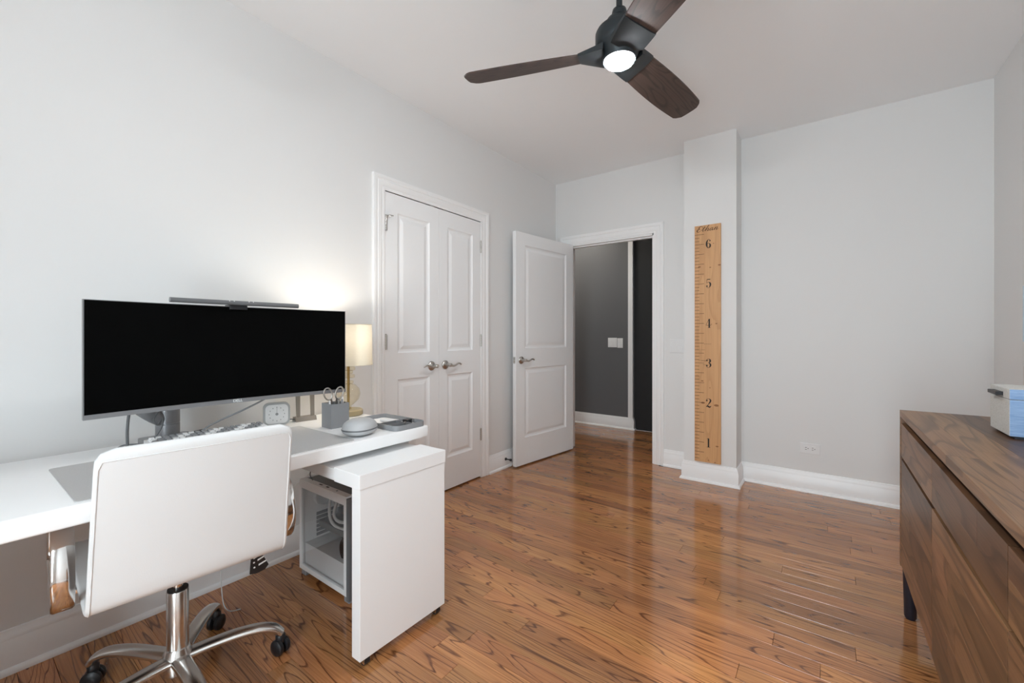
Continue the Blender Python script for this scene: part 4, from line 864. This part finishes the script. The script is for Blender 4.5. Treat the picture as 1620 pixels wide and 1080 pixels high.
for wv in ws:
    # each strip of the top is laid in two lengths
    cut = rd.uniform(EY0 + 0.5, EY1 - 0.5)
    piece('top_plank', x, x + wv, EY0, cut, EZ1 - TT, EZ1, dr, r=0.0004); piece('top_plank', x, x + wv, cut, EY1, EZ1 - TT, EZ1, dr, r=0.0004); x += wv
piece('side_panel', EX0, EX1, EY1 - 0.022, EY1, EZ0, EZ1 - TT, dr); piece('side_panel', EX0, EX1, EY0, EY0 + 0.022, EZ0, EZ1 - TT, dr)
piece('bottom_rail', EX0 + 0.004, EX1, EY0 + 0.022, EY1 - 0.022, EZ0, EZ0 + 0.02, dr)
cols = [(1.722, EY1 - 0.024), (1.085, 1.719), (0.524, 1.082)]
for ci, (ya, yb) in enumerate(cols):
    for ri, (za, zb, nb) in enumerate(((0.640, 0.772, 2), (EZ0 + 0.006, 0.627, 5))):
        dh = bpy.data.objects.new('drawer', None)
        front = piece('drawer' , EX0 + 0.016, EX0 + 0.045, ya, yb, za, zb - 0.004, dr, 'acacia_dark')
        bpy.data.objects.remove(dh)
        edges = [za + (zb - za) * (k + (rd.uniform(-0.18, 0.18) if 0 < k < nb else 0)) / nb for k in range(nb + 1)]
        for z0, z1 in zip(edges, edges[1:]):
            if rd.random() < 0.6 and yb - ya > 0.4:
                cut = rd.uniform(ya + 0.18, yb - 0.18); spans = ((ya, cut), (cut, yb))
            else: spans = ((ya, yb),)
            for s0, s1 in spans:
                c = front.location
                p = piece('plank', EX0 + 0.002, EX0 + 0.0155, s0, s1, z0, z1, front, r=0.0003); p.location = Vector(p.location) - Vector(c)
for lx in (0.276, 0.755):
    for ly in (EY1 - 0.05, 1.42, EY0 + 0.05):
        P('leg', 'navy', dr, lambda q: lathe(q, [(0.015, 0.0), (0.019, 0.01), (0.023, EZ0)], (lx, ly, 0), n=18), 40)
# linen box
bxo = thing('storage_box', 'blue and grey linen storage box with black tab on the dresser', 'box', (0, 0, 0))
BX0, BX1, BY0, BY1, BZ = 0.441, 0.70, 1.882, 2.062, EZ1
P('base', 'navy', bxo, lambda q: bx(q, BX0 + 0.012, BX1 - 0.012, BY0 + 0.008, BY1 - 0.012, BZ, BZ + 0.008))
def two_tone(name, z0, z1):
    o = P(name, 'linenblue', bxo, lambda q: rbx(q, BX0, BX1, BY0, BY1, z0, z1, 0.0015)); o.data.materials.append(M['linengrey'])
    for p in o.data.polygons:
        if p.normal.x < -0.5 or p.normal.z > 0.5: p.material_index = 1
    return o
two_tone('tray', BZ + 0.008, BZ + 0.1155); lid = two_tone('lid', BZ + 0.1165, BZ + 0.147)
P('pull_tab', 'black', lid, lambda q: rbx(q, BX0 - 0.016, BX0, BY0 + 0.055, BY0 + 0.135, BZ + 0.123, BZ + 0.134, 0.001))
# slim lamp just inside the frame edge
sl = thing('slim_lamp', 'slim brass lamp with a pale blue cylinder shade behind the linen box', 'lamp', (0.585, 2.2, EZ1))
P('foot', 'brass', sl, lambda q: lathe(q, [(0.045, 0), (0.045, 0.01), (0.036, 0.014)], n=28), 40)
P('column', 'brass', sl, lambda q: lathe(q, [(0.036, 0.013), (0.036, 0.2)], n=28), 40)
P('neck', 'brass', sl, lambda q: lathe(q, [(0.03, 0.2), (0.008, 0.206), (0.008, 0.29)], n=20), 40)
P('shade', 'blueshade', sl, lambda q: lathe(q, [(0.0385, 0.285), (0.0385, 0.475)], n=36, cap=False), 40)

# hallway ceiling lamp, out of view, added to light the hall
hl = thing('added_hall_lamp', 'added unseen round flush lamp on the hallway ceiling', 'lamp', (-2.62, 4.38, ZC))
P('rim', 'trim', hl, lambda q: lathe(q, [(0.13, 0), (0.13, -0.02), (0.118, -0.024)], n=32), 40)
P('diffuser', 'added_hall_lamp', hl, lambda q: lathe(q, [(0.118, -0.004), (0.116, -0.026), (0.08, -0.034), (0, -0.037)], n=32), 50)
